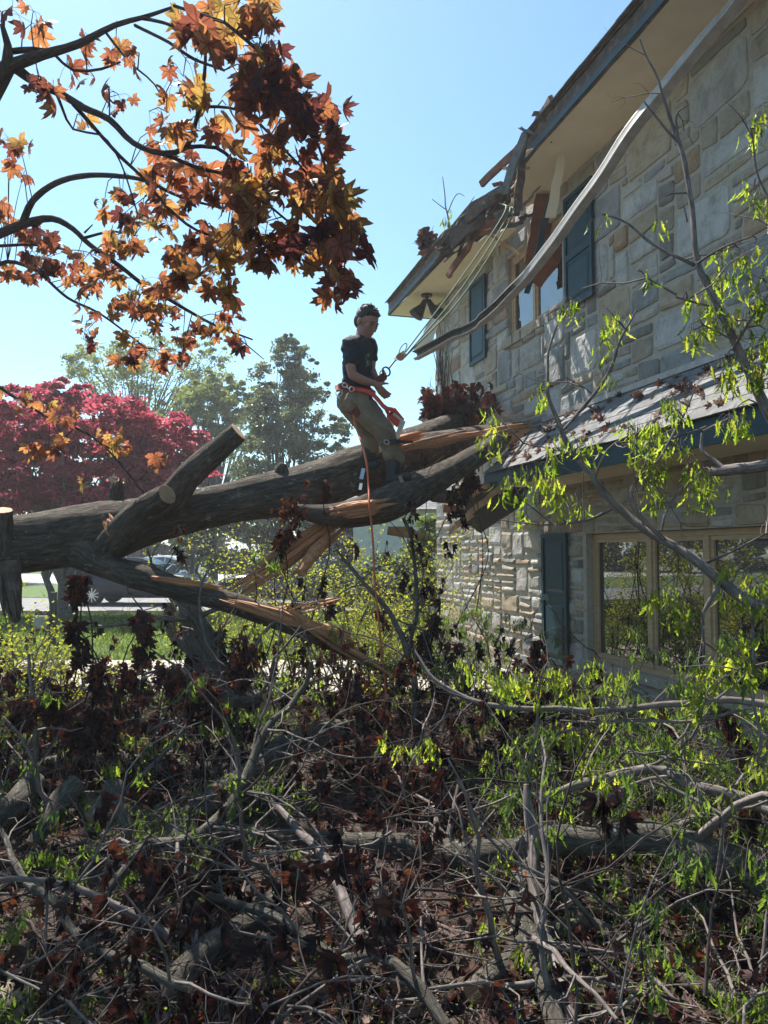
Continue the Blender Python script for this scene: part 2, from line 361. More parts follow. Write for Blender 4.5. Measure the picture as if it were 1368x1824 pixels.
# ----------------------------------------------------------------- trees behind
RH = (np.array([(0, -1, 0), (.55, -.2, .1), (.45, .45, .06), (0, 1, -.05), (-.45, .45, .06), (-.55, -.2, .1)]) * .5, np.array([(0, 1, 2, 3), (0, 3, 4, 5)]))
def crown(mb, blobs, leaf, rg, dens, flat=.55, mat=0, clump=.22, tb=0.0, droop=0.0):
    """blobs: (centre, (rx,ry,rz), n_clumps); returns clump centres"""
    cs = []
    for c, r, n in blobs:
        c = np.array(c, float); r = np.array(r, float)
        d = rg.normal(0, 1, (n, 3)); d /= np.linalg.norm(d, axis=1)[:, None]
        rad = rg.uniform(.35, 1.0, n) ** .6; cc = c + d * r * rad[:, None]; cs.append(cc)
        k = rg.poisson(dens, n) + 4; idx = np.repeat(np.arange(n), k); N = len(idx)
        cr = clump * rg.uniform(.5, 1.3, n) * r.mean()
        q = rg.normal(0, .5, (N, 3)) * np.array([1, 1, flat]) * cr[idx][:, None]
        q[:, 2] -= droop * (q[:, 0] ** 2 + q[:, 1] ** 2) / (cr[idx] + .01)
        pos = cc[idx] + q
        z = rg.normal(0, 1, (N, 3)) + np.array([0, 0, .8])
        mb.inst(RH[0], RH[1], pos, rot_from(z, rg), leaf * rg.uniform(.6, 1.4, N), np.clip(rg.uniform(0, 1, n)[idx] * .6 + rg.uniform(0, .4, N) + tb, 0, 1), mat)
    return np.vstack(cs)
def limbs(mb, base, fork, cs, r0, rg, n=26, step=.4, seg=6):
    base = np.array(base, float); fork = np.array(fork, float)
    tube(mb, [base - [0, 0, .1], base + (fork - base) * .5 + rg.normal(0, .04, 3), fork], [r0 * 1.15, r0 * .85, r0 * .7], 10, step, rough=.12, seed=rg.randint(999))
    sel = cs[rg.choice(len(cs), min(n, len(cs)), replace=False)]
    for c in sel:
        a = fork + (base - fork) * rg.uniform(0, .25); m1 = a + (c - a) * .45 + rg.normal(0, .1, 3) * np.linalg.norm(c - a) * .5 + [0, 0, .12 * np.linalg.norm(c - a)]
        tube(mb, [a, m1, c], [r0 * .35, r0 * .18, r0 * .03], seg, step, seed=rg.randint(999))
def px_r(d, pix): return pix * d / F_PX
def tree(name, label, cat, base, fork, blobs, leaf, dens, mat, r0, seed, group=None, flat=.55, clump=.22, n=26, barkm='twig_dark', extra=(), droop=0, tb=0):
    rg = np.random.RandomState(seed); t = thing(name, label, cat, (base[0], base[1], 0), group)
    mb = MB(); cs = crown(mb, blobs, leaf, rg, dens, flat, clump=clump, droop=droop, tb=tb); mb.build('crown', mat, t)
    mb = MB(); limbs(mb, base, fork, cs, r0, rg, n)
    for e in extra: limbs(mb, e[0], e[1], cs[np.argsort(np.linalg.norm(cs - np.array(e[1]), axis=1))[:40]], e[2], rg, 10)
    mb.build('trunk', M[barkm], t, smooth=True); return t
# red Japanese maple, several stems
d = 21.0; b0 = G(110, 1102); 
def blob(px, py, d, rx, ry, n, k=1.0): return (P(px, py, d), (px_r(d, rx), px_r(d, rx) * k, px_r(d, ry)), n)
tree('japanese_maple', 'low spreading red Japanese maple standing behind the fallen trunk', 'tree', b0, b0 + [0, 0, 1.0],
     [blob(150, 760, 21, 150, 60, 90), blob(60, 740, 21, 110, 55, 60), blob(250, 790, 21.5, 105, 70, 80), blob(60, 850, 21, 120, 60, 60), blob(200, 860, 21.5, 150, 60, 70), blob(-60, 800, 21.5, 130, 90, 60), blob(120, 705, 21, 80, 25, 24), blob(120, 885, 20.6, 130, 30, 40), blob(260, 890, 20.8, 90, 26, 26), blob(30, 885, 20.6, 70, 30, 24), blob(290, 850, 22, 90, 60, 40), blob(330, 790, 22, 45, 45, 18)],
     .14, 95, M['red_tree'], .16, 21, flat=.35, clump=.2, n=40, barkm='bark_log',
     extra=((b0 + [-.15, .1, 0], b0 + [-.55, .1, 1.2], .11), (b0 + [.15, 0, 0], b0 + [.5, .1, 1.25], .11)), droop=.25)
# background trees
b = G(500, 1030)
tree('holly_tree', 'conical grey green evergreen tree rising behind the fallen trunk', 'tree', (P(500, 1000, 33)[0], 33, 0), (P(500, 900, 33)[0], 33, 2.2),
     [blob(505, 830, 33, 115, 70, 70), blob(508, 750, 33, 92, 65, 62), blob(512, 690, 33, 62, 55, 40), blob(514, 640, 33, 36, 40, 22), blob(514, 606, 33, 9, 16, 7), blob(560, 650, 33, 8, 22, 5), blob(575, 700, 33, 14, 25, 7), blob(445, 715, 33, 12, 25, 6), blob(590, 790, 33, 40, 50, 22)],
     .15, 120, M['holly'], .2, 5, clump=.24, n=34)
tree('oak_tree', 'tall airy pale green tree reaching up over the red maple', 'tree', (P(240, 1000, 46)[0], 46, 0), (P(245, 800, 46)[0], 46, 5),
     [blob(200, 660, 46, 90, 45, 50), blob(140, 645, 46, 45, 30, 18), blob(290, 690, 46, 90, 50, 45), blob(350, 660, 46, 70, 45, 30), blob(240, 620, 46, 60, 35, 22), blob(380, 625, 46, 25, 20, 8), blob(320, 610, 46, 40, 30, 10)],
     .2, 42, M['green_tree'], .28, 6, clump=.22, n=60)
tree('ash_tree', 'rounded mid green tree between the red maple and the evergreen', 'tree', (P(380, 1000, 40)[0], 40, 0), (P(380, 850, 40)[0], 40, 4),
     [blob(370, 735, 40, 75, 60, 60), blob(330, 760, 40, 60, 60, 40), blob(415, 760, 40, 50, 60, 40), blob(380, 690, 40, 45, 30, 22), blob(440, 700, 40, 26, 22, 10)],
     .2, 75, M['green_tree'], .25, 7, clump=.22, n=40, tb=-.15)
tree('linden_tree', 'leafy green tree at the left edge behind the red maple', 'tree', (P(-60, 1000, 44)[0], 44, 0), (P(-60, 850, 44)[0], 44, 4),
     [blob(-60, 830, 44, 150, 110, 130), blob(20, 880, 44, 60, 70, 40)], .22, 70, M['green_tree'], .28, 8, clump=.2, n=30, tb=-.2)
# belt of woods beyond the road, reads as one mass; also what the windows mirror
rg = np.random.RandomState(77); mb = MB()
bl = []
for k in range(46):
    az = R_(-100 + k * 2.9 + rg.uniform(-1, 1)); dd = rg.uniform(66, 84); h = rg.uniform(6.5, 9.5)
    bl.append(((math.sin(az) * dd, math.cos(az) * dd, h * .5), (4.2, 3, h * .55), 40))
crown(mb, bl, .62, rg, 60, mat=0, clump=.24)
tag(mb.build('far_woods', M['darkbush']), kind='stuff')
# shrubs behind the trunk (dark understorey)
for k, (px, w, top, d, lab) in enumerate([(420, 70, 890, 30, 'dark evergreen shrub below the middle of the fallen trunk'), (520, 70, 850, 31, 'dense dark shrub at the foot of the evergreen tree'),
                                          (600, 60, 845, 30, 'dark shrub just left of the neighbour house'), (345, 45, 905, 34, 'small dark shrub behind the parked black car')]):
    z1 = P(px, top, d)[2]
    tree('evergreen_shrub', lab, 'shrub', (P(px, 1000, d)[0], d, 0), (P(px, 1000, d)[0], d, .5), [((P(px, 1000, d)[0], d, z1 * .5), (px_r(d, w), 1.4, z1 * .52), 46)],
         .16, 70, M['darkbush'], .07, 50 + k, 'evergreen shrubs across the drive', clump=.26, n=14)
# ================================================================= stone house
M['mortar'] = pmat('grey_mortar', [(.3, (.31, .275, .225)), (.7, (.42, .375, .31))], 20, rough=.95, bst=.6, bd=.004, bscale=140)
def stonemat():
    m, n, b, l = newmat('fieldstone'); a = n.nodes.new('ShaderNodeAttribute'); a.attribute_name = 'tint'
    r = ramp(n, [(0, (.22, .21, .19)), (.16, (.34, .295, .235)), (.30, (.27, .275, .27)), (.44, (.40, .33, .24)), (.56, (.41, .385, .345)), (.72, (.45, .44, .415)), (.84, (.38, .27, .175)), (.93, (.31, .225, .165)), (1, (.42, .395, .355))])
    r.color_ramp.interpolation = 'CONSTANT'; l.new(a.outputs['Fac'], r.inputs[0])
    v = coord(n, 'co', (1, 1, 1)); vs = coord(n, 'co', (1, 1, 5)); f1 = noise(n, v, 5, 8, .65, .5); f2 = noise(n, vs, 7, 8, .7, 2.2)
    r1 = ramp(n, [(.3, (.62, .58, .54)), (.55, (1, 1, 1)), (.75, (1.0, .98, .95))]); l.new(f1, r1.inputs[0])
    r2 = ramp(n, [(.34, (.55, .53, .50)), (.46, (1, 1, 1)), (1, (1, 1, 1))]); l.new(f2, r2.inputs[0])
    c = mixc(n, 1., r.outputs[0], r1.outputs[0], 'MULTIPLY'); c = mixc(n, .8, c, r2.outputs[0], 'MULTIPLY'); l.new(c, b.inputs['Base Color'])
    b.inputs['Roughness'].default_value = .82; b.inputs['Specular IOR Level'].default_value = .3
    h = noise(n, v, 26, 10, .72, .4); b1 = bump(n, h, .8, .012); l.new(bump(n, f2, .5, .012, b1), b.inputs['Normal']); return m
M['stone'] = stonemat()
M['teal'] = pmat('teal_paint', [(.3, (.006, .034, .048)), (.7, (.012, .05, .07))], 6, rough=.5, bst=.15, bd=.002, bscale=90, spec=.25)
M['wood_frame'] = pmat('tan_window_frame', [(.3, (.36, .235, .13)), (.7, (.50, .34, .20))], 9, (1, 1, 6), rough=.6, bst=.2, bd=.002, bscale=60)
M['soffit'] = pmat('beige_soffit', [(.3, (.66, .56, .41)), (.7, (.76, .65, .49))], 3, rough=.85, bst=.2, bd=.002, bscale=120)
M['shingle'] = pmat('grey_shingle', [(.3, (.12, .125, .13)), (.55, (.20, .20, .20)), (.8, (.30, .29, .28))], 14, rough=.95, bst=.6, bd=.004, bscale=160, tintmul=.5)
M['oldwood'] = pmat('weathered_board', [(.25, (.035, .026, .023)), (.55, (.10, .072, .058)), (.8, (.26, .21, .175))], 12, (1, 1, 1), rough=.9, bst=.7, bd=.006, bscale=50)
M['rafter'] = pmat('red_brown_framing', [(.3, (.10, .035, .02)), (.7, (.24, .09, .05))], 8, rough=.85, bst=.4, bd=.004, bscale=50)
M['lumber'] = pmat('broken_lumber', [(.3, (.36, .20, .10)), (.7, (.58, .37, .20))], 12, rough=.8, bst=.4, bd=.004, bscale=50)
M['gutter'] = pmat('gutter_metal', [(.3, (.24, .21, .185)), (.7, (.40, .36, .32))], 9, rough=.5, bst=.3, bd=.004, metal=.2)
M['gutter_in'] = pmat('gutter_inside', [(.3, (.05, .05, .05)), (.7, (.13, .12, .11))], 14, rough=.8, bst=.3, bd=.003)  # darker colour for the inner faces of the channel
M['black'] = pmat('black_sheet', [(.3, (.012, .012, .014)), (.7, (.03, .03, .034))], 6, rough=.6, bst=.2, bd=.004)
M['dark_metal'] = pmat('dark_bronze_metal', [(.3, (.02, .018, .016)), (.7, (.05, .045, .04))], 8, rough=.4, bst=0, metal=.7)
m, n_, b_, l_ = newmat('window_glass'); b_.inputs['Base Color'].default_value = (.012, .016, .018, 1); b_.inputs['Roughness'].default_value = .015; b_.inputs['IOR'].default_value = 2.0
b_.inputs['Specular IOR Level'].default_value = .9; l_.new(bump(n_, noise(n_, coord(n_, 'obj', (1, 1, 1)), 1.3, 2), .04, .02), b_.inputs['Normal']); M['glass'] = m
house = thing('stone_house', 'two storey fieldstone house with teal shutters and a storm broken roof', 'house', (*H(4, 0, 0)[:2], 0))
SOF = 5.70; ZTOP = 6.0; S1 = 10.5; PW = 2.42; PWT = 3.18
s_w0, z_wt = SZ(1044, 951); _, z_wb = SZ(1046, 1176); s_w1 = s_w0 + 2.75
us0, _ = SZ(905, 600); us1, _ = SZ(1003, 560); _, uz0 = SZ(905, 606); uz1 = 5.42
OPEN = [(s_w0, s_w1, z_wb, z_wt), (us0, us1, uz0, uz1)]
# mortar core of the wall with openings and reveals
def wallcore(mb, Lf, s0, s1, z0, z1, opens, th=.22):
    S = sorted({s0, s1, *[o[0] for o in opens], *[o[1] for o in opens]}); Z = sorted({z0, z1, *[o[2] for o in opens], *[o[3] for o in opens]})
    for a, b in zip(S, S[1:]):
        for c, d in zip(Z, Z[1:]):
            if any(o[0] <= a and b <= o[1] and o[2] <= c and d <= o[3] for o in opens): continue
            mb.add([Lf(a, 0, c), Lf(b, 0, c), Lf(b, 0, d), Lf(a, 0, d), Lf(a, -th, c), Lf(b, -th, c), Lf(b, -th, d), Lf(a, -th, d)], [(0, 1, 2, 3), (7, 6, 5, 4)])
    for o in opens:
        a, b, c, d = o
        mb.add([Lf(a, 0, c), Lf(b, 0, c), Lf(b, 0, d), Lf(a, 0, d), Lf(a, -th, c), Lf(b, -th, c), Lf(b, -th, d), Lf(a, -th, d)], [(0, 4, 5, 1), (1, 5, 6, 2), (2, 6, 7, 3), (3, 7, 4, 0)])
def stones(mb, Lf, s0, s1, z0, z1, opens, cell, rg, big, small_below=None):
    nx = int((s1 - s0) / cell); nz = int((z1 - z0) / cell); occ = np.zeros((nx, nz), bool)
    cx = (s1 - s0) / nx; cz = (z1 - z0) / nz
    for o in opens:
        for i in range(nx):
            for j in range(nz):
                a, b = s0 + i * cx, s0 + (i + 1) * cx; c, d = z0 + j * cz, z0 + (j + 1) * cz
                if b > o[0] + .02 and a < o[1] - .02 and d > o[2] + .02 and c < o[3] - .02: occ[i, j] = True
    jit = rg.uniform(-.5, .5, (nx + 1, nz + 1, 2)) * cell * .32
    order = [(i, j) for j in range(nz) for i in range(nx)]
    def place(i, j, w, h):
        occ[i:i + w, j:j + h] = True
        c4 = []
        for (a, b) in ((i, j), (i + w, j), (i + w, j + h), (i, j + h)):
            q = jit[a, b] * (0 if a in (0, nx) else 1) ; c4.append((s0 + a * cx + q[0], z0 + b * cz + jit[a, b][1] * (0 if b in (0, nz) else 1)))
        c4 = np.array(c4); W = np.linalg.norm(c4[1] - c4[0]); Hh = np.linalg.norm(c4[3] - c4[0])
        g = rg.uniform(.007, .014); m1 = max(5, int(W / .035)); m2 = max(5, int(Hh / .035))
        u = np.concatenate([[0, .012 / W], np.linspace(.04 / W, 1 - .04 / W, m1 - 3), [1 - .012 / W, 1]]); v = np.concatenate([[0, .012 / Hh], np.linspace(.04 / Hh, 1 - .04 / Hh, m2 - 3), [1 - .012 / Hh, 1]])
        uu, vv = np.meshgrid(u, v); gu, gv = g / W, g / Hh
        # rounded outline: pull corners in
        ax = (uu - .5) * 2; az = (vv - .5) * 2; pull = (np.abs(ax) ** 7) * (np.abs(az) ** 7); rad = min(W, Hh) * rg.uniform(.02, .13)
        U = (gu + uu * (1 - 2 * gu)); Vv = (gv + vv * (1 - 2 * gv))
        q = ((1 - U) * (1 - Vv))[..., None] * c4[0] + (U * (1 - Vv))[..., None] * c4[1] + (U * Vv)[..., None] * c4[2] + ((1 - U) * Vv)[..., None] * c4[3]
        q[..., 0] -= np.sign(ax) * pull * rad; q[..., 1] -= np.sign(az) * pull * rad
        e = vnoise(np.stack([q[..., 0].ravel() * 9, q[..., 1].ravel() * 9, np.full(q[..., 0].size, rg.uniform(0, 99))], 1)).reshape(uu.shape)
        edge = np.minimum(np.minimum(uu, 1 - uu) * W, np.minimum(vv, 1 - vv) * Hh)
        wig = np.clip(1 - edge / .03, 0, 1) * .012 * e; q[..., 0] += wig; q[..., 1] += wig * .8
        dep = rg.uniform(.010, .024) + (rg.uniform(0, .02) if rg.rand() < .3 else 0)
        n1 = vnoise(np.stack([q[..., 0].ravel() * 7, q[..., 1].ravel() * 16, np.full(e.size, i * 3.7 + j)], 1), 2).reshape(e.shape)
        n2 = vnoise(np.stack([q[..., 0].ravel() * 24, q[..., 1].ravel() * 30, np.full(e.size, i + 3.3 * j)], 1), 3).reshape(e.shape)
        off = np.where(edge < .001, -.01, np.where(edge < .02, dep * .62, dep + .006 * n1 + .004 * n2 + rg.uniform(-.006, .006) * ax + rg.uniform(-.006, .006) * az))
        V = np.array([Lf(a, b, c) for a, b, c in zip(q[..., 0].ravel(), off.ravel(), q[..., 1].ravel())])
        a_, b_2 = uu.shape; ii = np.arange(a_ - 1)[:, None] * b_2; jj = np.arange(b_2 - 1)[None]
        Fq = np.stack([ii + jj, ii + jj + 1, ii + jj + 1 + b_2, ii + jj + b_2], 2).reshape(-1, 4)
        area = w * h
        t = rg.choice([.08, .2, .36, .5, .62, .77, .88, .96], p=[.13, .21, .16, .20, .13, .11, .03, .03] if area < 9 else [.04, .10, .12, .14, .30, .28, .01, .01])
        co = np.stack([q[..., 0].ravel(), off.ravel() * 2 + rg.uniform(0, 60), q[..., 1].ravel()], 1)
        if rg.rand() < .5: co = co[:, [2, 1, 0]]
        mb.add(V, Fq, 0, t, co)
    for (i, j) in order:      # a few big slabs first
        if occ[i, j] or rg.rand() > big: continue
        w, h = rg.randint(4, 7), rg.randint(3, 5)
        if i + w <= nx and j + h <= nz and not occ[i:i + w, j:j + h].any(): place(i, j, w, h)
    for (i, j) in order:
        if occ[i, j]: continue
        zc = z0 + (j + .5) * cz
        w = rg.choice([2, 3, 4, 5, 6], p=[.14, .28, .28, .2, .1]); h = rg.choice([1, 2, 3], p=[.42, .44, .14]) if zc > PW else rg.choice([1, 2, 3], p=[.68, .27, .05])
        if w < 3 and h == 1 and rg.rand() < .6: w = 3
        while w > 1 and (i + w > nx or occ[i:i + w, j].any()): w -= 1
        while h > 1 and (j + h > nz or occ[i:i + w, j:j + h].any()): h -= 1
        if i + w < nx and not occ[i + w, j] and (i + w + 1 >= nx or occ[i + w + 1, j]) and not occ[i:i + w + 1, j:j + h].any(): w += 1
        place(i, j, w, h)
rg = np.random.RandomState(4)
mb = MB(); wallcore(mb, H, -.0, S1, -.1, ZTOP, OPEN)
HE = lambda s, off, z: np.array([*(HC + (-HN) * s + (-HU) * off), z])     # end wall: runs away from the corner, faces away
wallcore(mb, HE, 0.0, 6, -.1, ZTOP, [])
wall = mb.build('wall', M['mortar'], house)
mb = MB(); stones(mb, H, 0, S1, 0, PWT, [(s_w0 - .0, s_w1, z_wb, z_wt + .0)], .085, rg, .012)
stones(mb, H, 0, S1, PWT, ZTOP, [(us0, us1, uz0, uz1)], .112, rg, .03)
stones(mb, HE, 0, 6, 0, ZTOP, [], .12, rg, .03)
mb.build('stone_facing', M['stone'], wall, smooth=False)
# windows
def window(s0, s1, z0, z1, mull, inset=.07, label=None):
    fw = .055; mb = MB(); a, b = -inset - .06, -inset
    mb.box(s0 + .004, s0 + fw, a, b, z0 + .004, z1 - .004, H); mb.box(s1 - fw, s1 - .004, a, b, z0 + .004, z1 - .004, H)
    mb.box(s0 + fw, s1 - fw, a, b, z0 + .004, z0 + fw, H); mb.box(s0 + fw, s1 - fw, a, b, z1 - fw, z1 - .004, H)
    E = [s0 + fw] + [m_ for m_ in mull] + [s1 - fw]
    for m_ in mull: mb.box(m_ - .028, m_ + .028, a, b + .008, z0 + fw, z1 - fw, H)
    w = mb.build('window', M['wood_frame'], house, label=label)
    for k in range(len(E) - 1):
        l0 = E[k] + (.03 if k else .002); l1 = E[k + 1] - (.03 if k < len(E) - 2 else .002)
        mb = MB(); q = .035; A, B = a + .012, b - .008
        mb.box(l0, l0 + q, A, B, z0 + fw + .002, z1 - fw - .002, H); mb.box(l1 - q, l1, A, B, z0 + fw + .002, z1 - fw - .002, H)
        mb.box(l0 + q, l1 - q, A, B, z0 + fw + .002, z0 + fw + q, H); mb.box(l0 + q, l1 - q, A, B, z1 - fw - q, z1 - fw - .002, H)
        mb.build('sash', M['wood_frame'], w)
        mb = MB(); mb.box(l0 + q - .003, l1 - q + .003, A + .012, A + .02, z0 + fw + q - .003, z1 - fw - q + .003, H); mb.build('pane', M['glass'], w)
    return w
ml = [SZ(1147, 1060)[0], SZ(1249, 1060)[0]]; s3 = ml[1] + (ml[1] - ml[0])
window(s_w0, s_w1, z_wb, z_wt, ml + ([s3] if s3 < s_w1 - .3 else []), label='wide tan framed ground floor window mirroring the street')
window(us0, us1, uz0, uz1, [SZ(946, 575)[0]], inset=.05, label='upper window below the broken eave')
mb = MB(); mb.box(s_w0 - .08, s_w1 + .08, -.01, .05, z_wb - .07, z_wb + .004, H); mb.build('window_sill', M['mortar'], house)
rgs = np.random.RandomState(8); mb = MB(); sx = us0 - .05
while sx < us1 + .02:
    w_ = rgs.uniform(.13, .3); mb.box(sx, min(sx + w_, us1 + .1), -.02, rgs.uniform(.035, .06), uz0 - rgs.uniform(.09, .12), uz0 - rgs.uniform(-.006, .004), H, 0, rgs.choice([.2, .36, .5])); sx += w_ + .012
mb.build('window_sill', M['stone'], house)
# dark room backs so that no light leaks
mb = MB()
mb.box(-.0 + .3, S1, -4.0, -3.8, 0, ZTOP, H); mb.build('dark_backing', M['black'], house)
# shutters with two raised panels
def shutter(s0, s1, z0, z1, split, off=.03):
    mb = MB(); a, b = off, off + .03; st = .045
    mb.box(s0, s0 + st, a, b, z0, z1, H); mb.box(s1 - st, s1, a, b, z0, z1, H)
    zz = [z0] + split + [z1]
    for k, z in enumerate(zz):
        c = z if k == 0 else (z - st if k == len(zz) - 1 else z - st / 2 - .01); mb.box(s0 + st, s1 - st, a, b, c, c + st + (.02 if 0 < k < len(zz) - 1 else 0), H)
    mb.box(s0 + st, s1 - st, a, a + .012, z0 + st, z1 - st, H)
    sh = mb.build('shutter', M['teal'], house)
    for k in range(len(zz) - 1):
        lo = zz[k] + (st if k == 0 else st / 2 + .01) + .035; hi = zz[k + 1] - (st if k == len(zz) - 2 else st / 2 + .01) - .035
        mb = MB(); l0, l1 = s0 + st + .03, s1 - st - .03
        if hi > lo and l1 > l0:
            V = [H(l0, a + .013, lo), H(l1, a + .013, lo), H(l1, a + .013, hi), H(l0, a + .013, hi), H(l0 + .025, b - .005, lo + .03), H(l1 - .025, b - .005, lo + .03), H(l1 - .025, b - .005, hi - .03), H(l0 + .025, b - .005, hi - .03)]
            mb.add(V, [(4, 5, 6, 7), (0, 1, 5, 4), (1, 2, 6, 5), (2, 3, 7, 6), (3, 0, 4, 7)]); mb.build('shutter_panel', M['teal'], sh)
    return sh
a0, _ = SZ(966, 1060, .05); a1, _ = SZ(1010, 1060, .05); z0 = SZ(988, 1182, .05)[1]; z1 = SZ(988, 950, .05)[1]
shutter(a0, a1, z0, z1, [z0 + (z1 - z0) * .5])
a0, _ = SZ(1006, 500, .05); a1, _ = SZ(1055, 430, .05); z0 = SZ(1030, 541, .05)[1]
shutter(a0, a1, z0, uz1 + .05, [z0 + .55])
a0, _ = SZ(836, 560, .05); a1, _ = SZ(864, 560, .05); z0 = SZ(850, 645, .05)[1]
shutter(a0, a1, z0, uz1 + .05, [z0 + .55])
# ---- pent roof
EO = .62
s_p = SZ(862, 850, EO)[0]
def shingle_slope(mb, Lf, s0, s1, e, w_, rows, rg, seg=.32, mat=0, side=0):
    """e=(off,z) at eave, w_=(off,z) at top; overlapping courses of tabs"""
    e = np.array(e); w_ = np.array(w_); d = (w_ - e); L = np.linalg.norm(d); du = d / L; nn = np.array([-du[1], du[0]]); nn = nn if nn[1] > 0 else -nn
    for k in range(rows):
        a = e + d * (k / rows) ; b = e + d * min(1, (k + 1) / rows + .12 / rows)
        s = s0 - rg.uniform(0, seg)
        while s < s1:
            t0, t1 = max(s, s0), min(s + seg * rg.uniform(.85, 1.1), s1)
            if t1 - t0 > .02:
                lift = .010 + rg.uniform(0, .004); q = [a + nn * .004, b + nn * .003, b + nn * .007, a + nn * lift]
                jt = rg.normal(0, .003)
                q[0] = q[0] + du * jt; q[3] = q[3] + du * jt
                V = [Lf(t0 + .002, *q[i]) for i in range(4)] + [Lf(t1 - .002, *q[i]) for i in range(4)]
                mb.add(V, [(0, 1, 2, 3), (7, 6, 5, 4), (3, 2, 6, 7), (0, 3, 7, 4), (1, 5, 6, 2), (0, 4, 5, 1)], mat, rg.uniform(.3, 1))
            s = t1 + .0 if t1 > s else s + seg
rg = np.random.RandomState(9)
mb = MB(); zf = PW + .185
mb.add([H(s_p, EO - .02, zf), H(S1, EO - .02, zf), H(S1, .0, PWT - .01), H(s_p + .25, .0, PWT - .01), H(s_p, EO - .02, zf - .02), H(S1, EO - .02, zf - .02), H(S1, .0, PWT - .05), H(s_p + .25, .0, PWT - .05)],
       [(0, 1, 2, 3), (7, 6, 5, 4), (0, 3, 7, 4), (0, 4, 5, 1)])
pr = mb.build('lower_roof', M['oldwood'], house)
mb = MB(); shingle_slope(mb, H, s_p + .05, S1, (EO + .03, zf - .015), (.0, PWT), 6, rg); mb.build('roof_shingles', M['shingle'], pr)
mb = MB(); mb.box(s_p, S1, EO - .025, EO, PW - .01, zf - .012, H); mb.build('fascia', M['teal'], house)
mb = MB(); mb.box(s_p + .45, S1, .02, EO - .027, PW, PW + .012, H); mb.build('soffit', M['soffit'], house)
mb = MB(); mb.box(s_p + .3, S1, .0, .035, PWT - .005, PWT + .05, H, 0); mb.build('flashing', M['gutter'], house)
# ---- main roof
EU = .63; ga = SZ(800, 470, EU)[0]; gb = SZ(934, 270, EU)[0]; zr = SOF + .22; SL = math.tan(R_(24))
def roof_piece(s0, s1, name='roof'):
    mb = MB(); o0, o1 = EU + .02, -3.6
    z_o = lambda o: zr + (EU - o) * SL
    mb.add([H(s0, o0, z_o(o0)), H(s1, o0, z_o(o0)), H(s1, o1, z_o(o1)), H(s0, o1, z_o(o1)), H(s0, o0, z_o(o0) - .03), H(s1, o0, z_o(o0) - .03), H(s1, o1, z_o(o1) - .03), H(s0, o1, z_o(o1) - .03)],
           [(0, 1, 2, 3), (7, 6, 5, 4), (0, 3, 7, 4), (1, 5, 6, 2), (0, 4, 5, 1), (3, 2, 6, 7)])
    r = mb.build(name, M['oldwood'], house); mb = MB(); shingle_slope(mb, H, s0 - .03, s1, (EU + .06, z_o(EU + .06) + .002), (-3.55, z_o(-3.55) + .004), 30, rg, .33); mb.build('roof_shingles', M['shingle'], r)
SE = -.62
roof_piece(gb + .1, S1); roof_piece(SE, ga - .05)
mb = MB(); z_o = lambda o: zr + (EU - o) * SL   # back half of the deck over the gap
mb.add([H(ga - .1, -.35, z_o(-.35)), H(gb + .2, -.35, z_o(-.35)), H(gb + .2, -3.6, z_o(-3.6)), H(ga - .1, -3.6, z_o(-3.6))], [(0, 1, 2, 3)]); mb.build('roof_deck', M['oldwood'], house)
mb = MB(); mb.add([H(SE + .3, .0, ZTOP - .2), H(SE + .3, -3.6, ZTOP - .2), H(SE + .3, -3.6, z_o(-3.6)), H(SE + .3, .0, z_o(0))], [(0, 1, 2, 3)]); mb.build('gable_end', M['oldwood'], house)
for a, b in ((SE, ga), (gb - .0, S1)):
    mb = MB(); mb.plank(H(a, EU - .012, SOF + .085), H(b, EU - .012, SOF + .085), .20, .024, (0, 0, 1), nseg=18, jag=.004, rng=rg); f = mb.build('fascia', M['oldwood'], house)
    mb = MB(); mb.plank(H(a, EU + .004, SOF + .02), H(b, EU + .004, SOF + .02), .06, .02, (0, 0, 1)); mb.build('trim', M['teal'], f)
# end fascia of the left overhang
mb = MB(); mb.plank(H(SE, EU, SOF + .085), H(SE, -1.2, SOF + .085), .20, .024, (0, 0, 1)); mb.build('fascia', M['teal'], house)
def rag(poly, mat, name, th=.012, label=None):
    """sheet with a torn outline (world points), given thickness along its normal"""
    p = np.array(poly); n = np.zeros(3)
    for k in range(len(p)): n += np.cross(p[k] - p[0], p[(k + 1) % len(p)] - p[0])
    n /= np.linalg.norm(n); mb = MB(); N = len(p)
    mb.add(np.vstack([p + n * th / 2, p - n * th / 2]), [tuple(range(N)), tuple(range(2 * N - 1, N - 1, -1))] + [(k, k + N, (k + 1) % N + N, (k + 1) % N) for k in range(N)])
    return mb.build(name, mat, house, label=label)
# soffits: ragged torn edges facing the gap
gp = lambda q, dz=0: [G(x, y, SOF - dz) + [0, 0, -dz] for x, y in q]
rag([H(S1, .02, SOF), H(S1, EU - .03, SOF)] + gp([(990, 226), (958, 262), (938, 268), (934, 296), (915, 330), (905, 340), (888, 372), (897, 374), (912, 368), (930, 372), (948, 362), (962, 364), (975, 352), (995, 345)]), M['soffit'], 'soffit', .014)
rag([H(SE + .02, EU - .03, SOF), H(SE + .02, .02, SOF)] + gp([(925, 444), (931, 405), (900, 408), (885, 418), (865, 420), (850, 432), (838, 430), (815, 440), (800, 452)]), M['soffit'], 'soffit', .014)
rag([H(SE + .02, .02, SOF), H(SE + .02, -1.2, SOF), H(-.02, -1.2, SOF), H(-.02, .02, SOF)], M['soffit'], 'soffit', .014)
